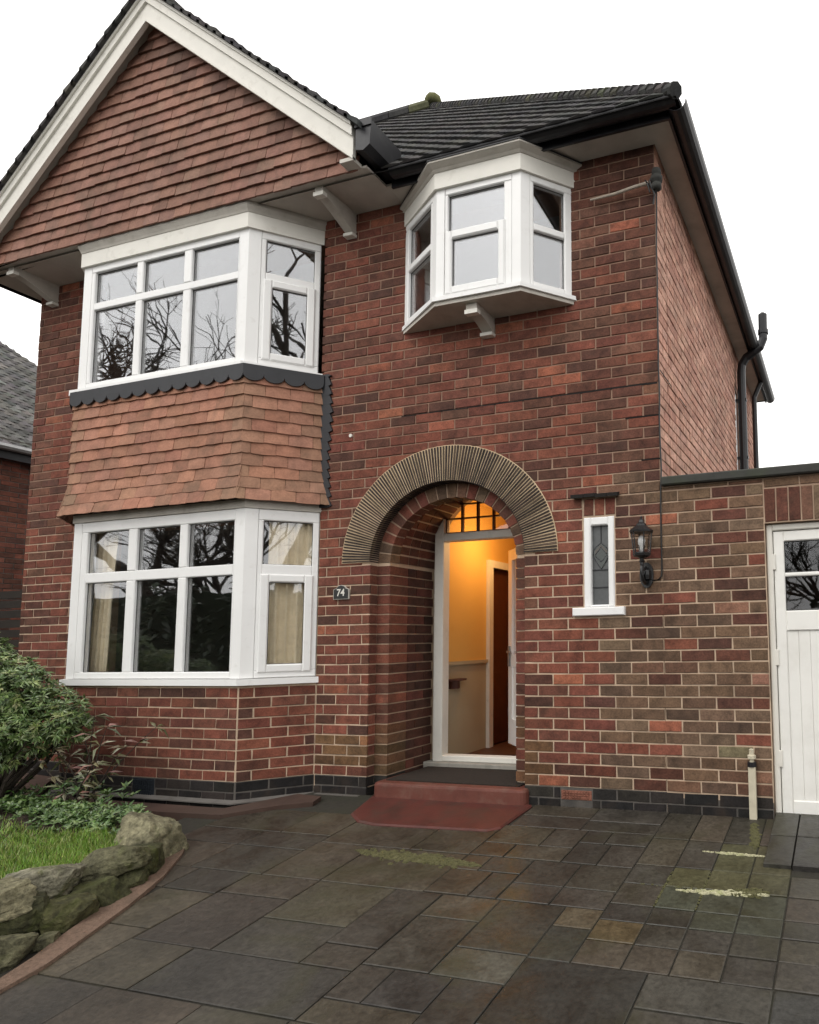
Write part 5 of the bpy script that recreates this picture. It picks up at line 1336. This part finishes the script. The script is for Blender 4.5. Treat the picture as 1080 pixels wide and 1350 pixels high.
# moss and pale lichen on the paving
def patch(name, cx, cy, rx, ry, mat, n=26, h=.018, bumpy=.3):
    b = MB(); k = []; ph = R.uniform(0, 6)
    for i in range(n):
        a = 2 * math.pi * i / n; q = 1 + bumpy * (.5 * math.sin(3 * a + ph) + .3 * math.sin(7 * a + 2 * ph) + R.uniform(-.25, .25)); k.append((cx + rx * q * math.cos(a), cy + ry * q * math.sin(a)))
    v = [(x, y, gz(y) + .006) for x, y in k] + [(cx + (x - cx) * .8, cy + (y - cy) * .8, gz(cy + (y - cy) * .8) + h * R.uniform(.8, 1.1)) for x, y in k] + [(cx, cy, gz(cy) + h)]
    b.mesh_in(v, [(i, (i + 1) % n, n + (i + 1) % n, n + i) for i in range(n)] + [(n + i, n + (i + 1) % n, 2 * n) for i in range(n)])
    return b.build(name, mat, kind='stuff')
def moss_run(x0, y0, x1, y1, wid, cnt, mat, h, r=(.012, .035)):
    b = MB(); n = 9
    for _ in range(cnt):
        t = R.random(); e = 1 - abs(2 * t - 1) ** 3
        cx, cy = x0 + (x1 - x0) * t, y0 + (y1 - y0) * t + R.gauss(0, wid) * e; rr_ = R.uniform(*r) * (.5 + .5 * e); hh = h * R.uniform(.5, 1.1)
        k = [(cx + rr_ * (1 + R.uniform(-.35, .35)) * math.cos(6.283 * i / n) * 1.35, cy + rr_ * (1 + R.uniform(-.35, .35)) * math.sin(6.283 * i / n) * .75) for i in range(n)]
        b.mesh_in([(x, y, gz(y) + .002) for x, y in k] + [(cx + (x - cx) * .7, cy + (y - cy) * .7, gz(y) + .004 + hh) for x, y in k], [(i, (i + 1) % n, n + (i + 1) % n, n + i) for i in range(n)] + [tuple(range(n, 2 * n))])
    b.build('moss', mat, kind='stuff')
moss_run(-1.66, -.85, -.80, -.90, .030, 620, M['moss'], .004, (.004, .017)); moss_run(.56, -.12, .62, -.42, .04, 260, M['moss'], .004, (.005, .020))
moss_run(.30, -.965, .74, -.935, .010, 300, M['pale_strip'], .006, (.003, .012)); moss_run(.34, -.53, .68, -.535, .004, 150, M['pale_strip'], .005, (.003, .009)); moss_run(.55, -.94, .74, -.92, .020, 130, M['moss'], .008, (.004, .012))
for (x0, y0, x1, y1) in ((.235, -1.13, .235, -.75), (.43, -1.13, .43, -.75), (.1, -.93, .75, -.93)): moss_run(x0, y0, x1, y1, .014, 60, M['moss'], .0015, (.002, .008))
# ------------------------------------------------------------------ across the road (mirrored in the windows)
def bare_tree(seed, H):
    rr = random.Random(seed); b = MB(); tw = MB()
    def grow(p, d, L, r, lev):
        n = 3 if lev < 3 else 2; pts = [p.copy()]; rad = [r]
        for k in range(n):
            d = (d + Vector((rr.gauss(0, .16), rr.gauss(0, .16), rr.gauss(.03, .10)))).normalized(); p = p + d * L / n; pts.append(p.copy()); rad.append(r * (1 - .22 * (k + 1) / n))
        (b if lev < 2 else tw).tube(pts, rad, 7 if lev < 2 else (4 if lev < 4 else 3), cap=False)
        if lev >= 7: return
        for c in range(rr.choice([2, 3, 3]) if lev < 6 else 3):
            i = rr.randint(max(1, n - 1), n); ax = Vector((rr.gauss(0, 1), rr.gauss(0, 1), rr.gauss(0, .5))).normalized()
            nd = (d + ax * rr.uniform(.5, 1.0)).normalized(); grow(pts[i], nd, L * rr.uniform(.62, .82), rad[i] * rr.uniform(.66, .84), lev + 1)
    grow(Vector((0, 0, 0)), Vector((0, 0, 1)), H * .26, H * .017, 0)
    return b.build('trunk', M['bark'], mesh_only=True), tw.build('branches', M['bark'], mesh_only=True)
TREES = [bare_tree(3, 12), bare_tree(8, 13)]
for k, (x, y, sc, rz, lab) in enumerate([
        (-36, -21.5, 2.5, .4, 'tall bare winter tree across the road, mirrored in the leftmost bay panes'), (-31, -21.5, 1.75, 2.0, 'mid-height bare winter tree behind the hedge, mirrored in the middle bay panes'),
        (-25.5, -21, 1.05, 2.9, 'short bare winter tree behind the hedge, mirrored beside the bay corner post'), (-33, -24, 1.2, 4.9, 'bare winter tree standing back from the hedge between two taller trees'),
        (18.5, -22.5, 2.6, 1.0, 'bare winter tree across the road, mirrored in the angled upper bay pane'), (14.5, -20.5, 1.15, 4.4, 'low bare tree behind the hedge, mirrored in the angled lower bay pane'), (2.2, -20.5, .85, 3.3, 'small bare tree across the road opposite the garage, mirrored in its panes')]):
    t = thing('bare_tree', lab, 'tree', (x, y, -.95), 'bare trees across the road')
    for nm, me in zip(('trunk', 'crown'), TREES[k % 2]):
        o = link(nm, me, t)
    t.scale = (sc, sc, sc); t.rotation_euler = (0, 0, rz)
b = MB(); n = 60
hd = MB()
for _ in range(7000):
    x = R.uniform(-60, 30); f = R.random(); H = (4.6 if x < -4 or x > 6 else 2.9) + .35 * math.sin(x * .9) + .25 * math.sin(x * 2.3)
    p = Vector((x, -17.3 + (1.0 if f < .7 else R.uniform(0, 1)) + R.gauss(0, .12), -.95 + H * (R.random() ** .8)))
    hd.cur = jit((.022, .035, .014), .4); leaf(hd, p, Vector((R.gauss(0, 1), R.uniform(.2, 1), R.gauss(0, .6))), Vector((0, 0, 1)), .36, .26)
hdg = thing('hedge', 'long dark evergreen hedge across the road facing the house', 'hedge', (0, 0, 0))
b.box(-60, -14, -18.0, -16.6, -1, 3.4); b.box(-14, -4, -18.0, -16.6, -1, 3.3); b.box(-4, 6, -18.0, -16.6, -1, 1.6); b.box(6, 30, -18.0, -16.6, -1, 3.3); b.build('core', M['hedge'], hdg); hd.build('foliage', LEAF[0], hdg, kind='stuff', tint=True)
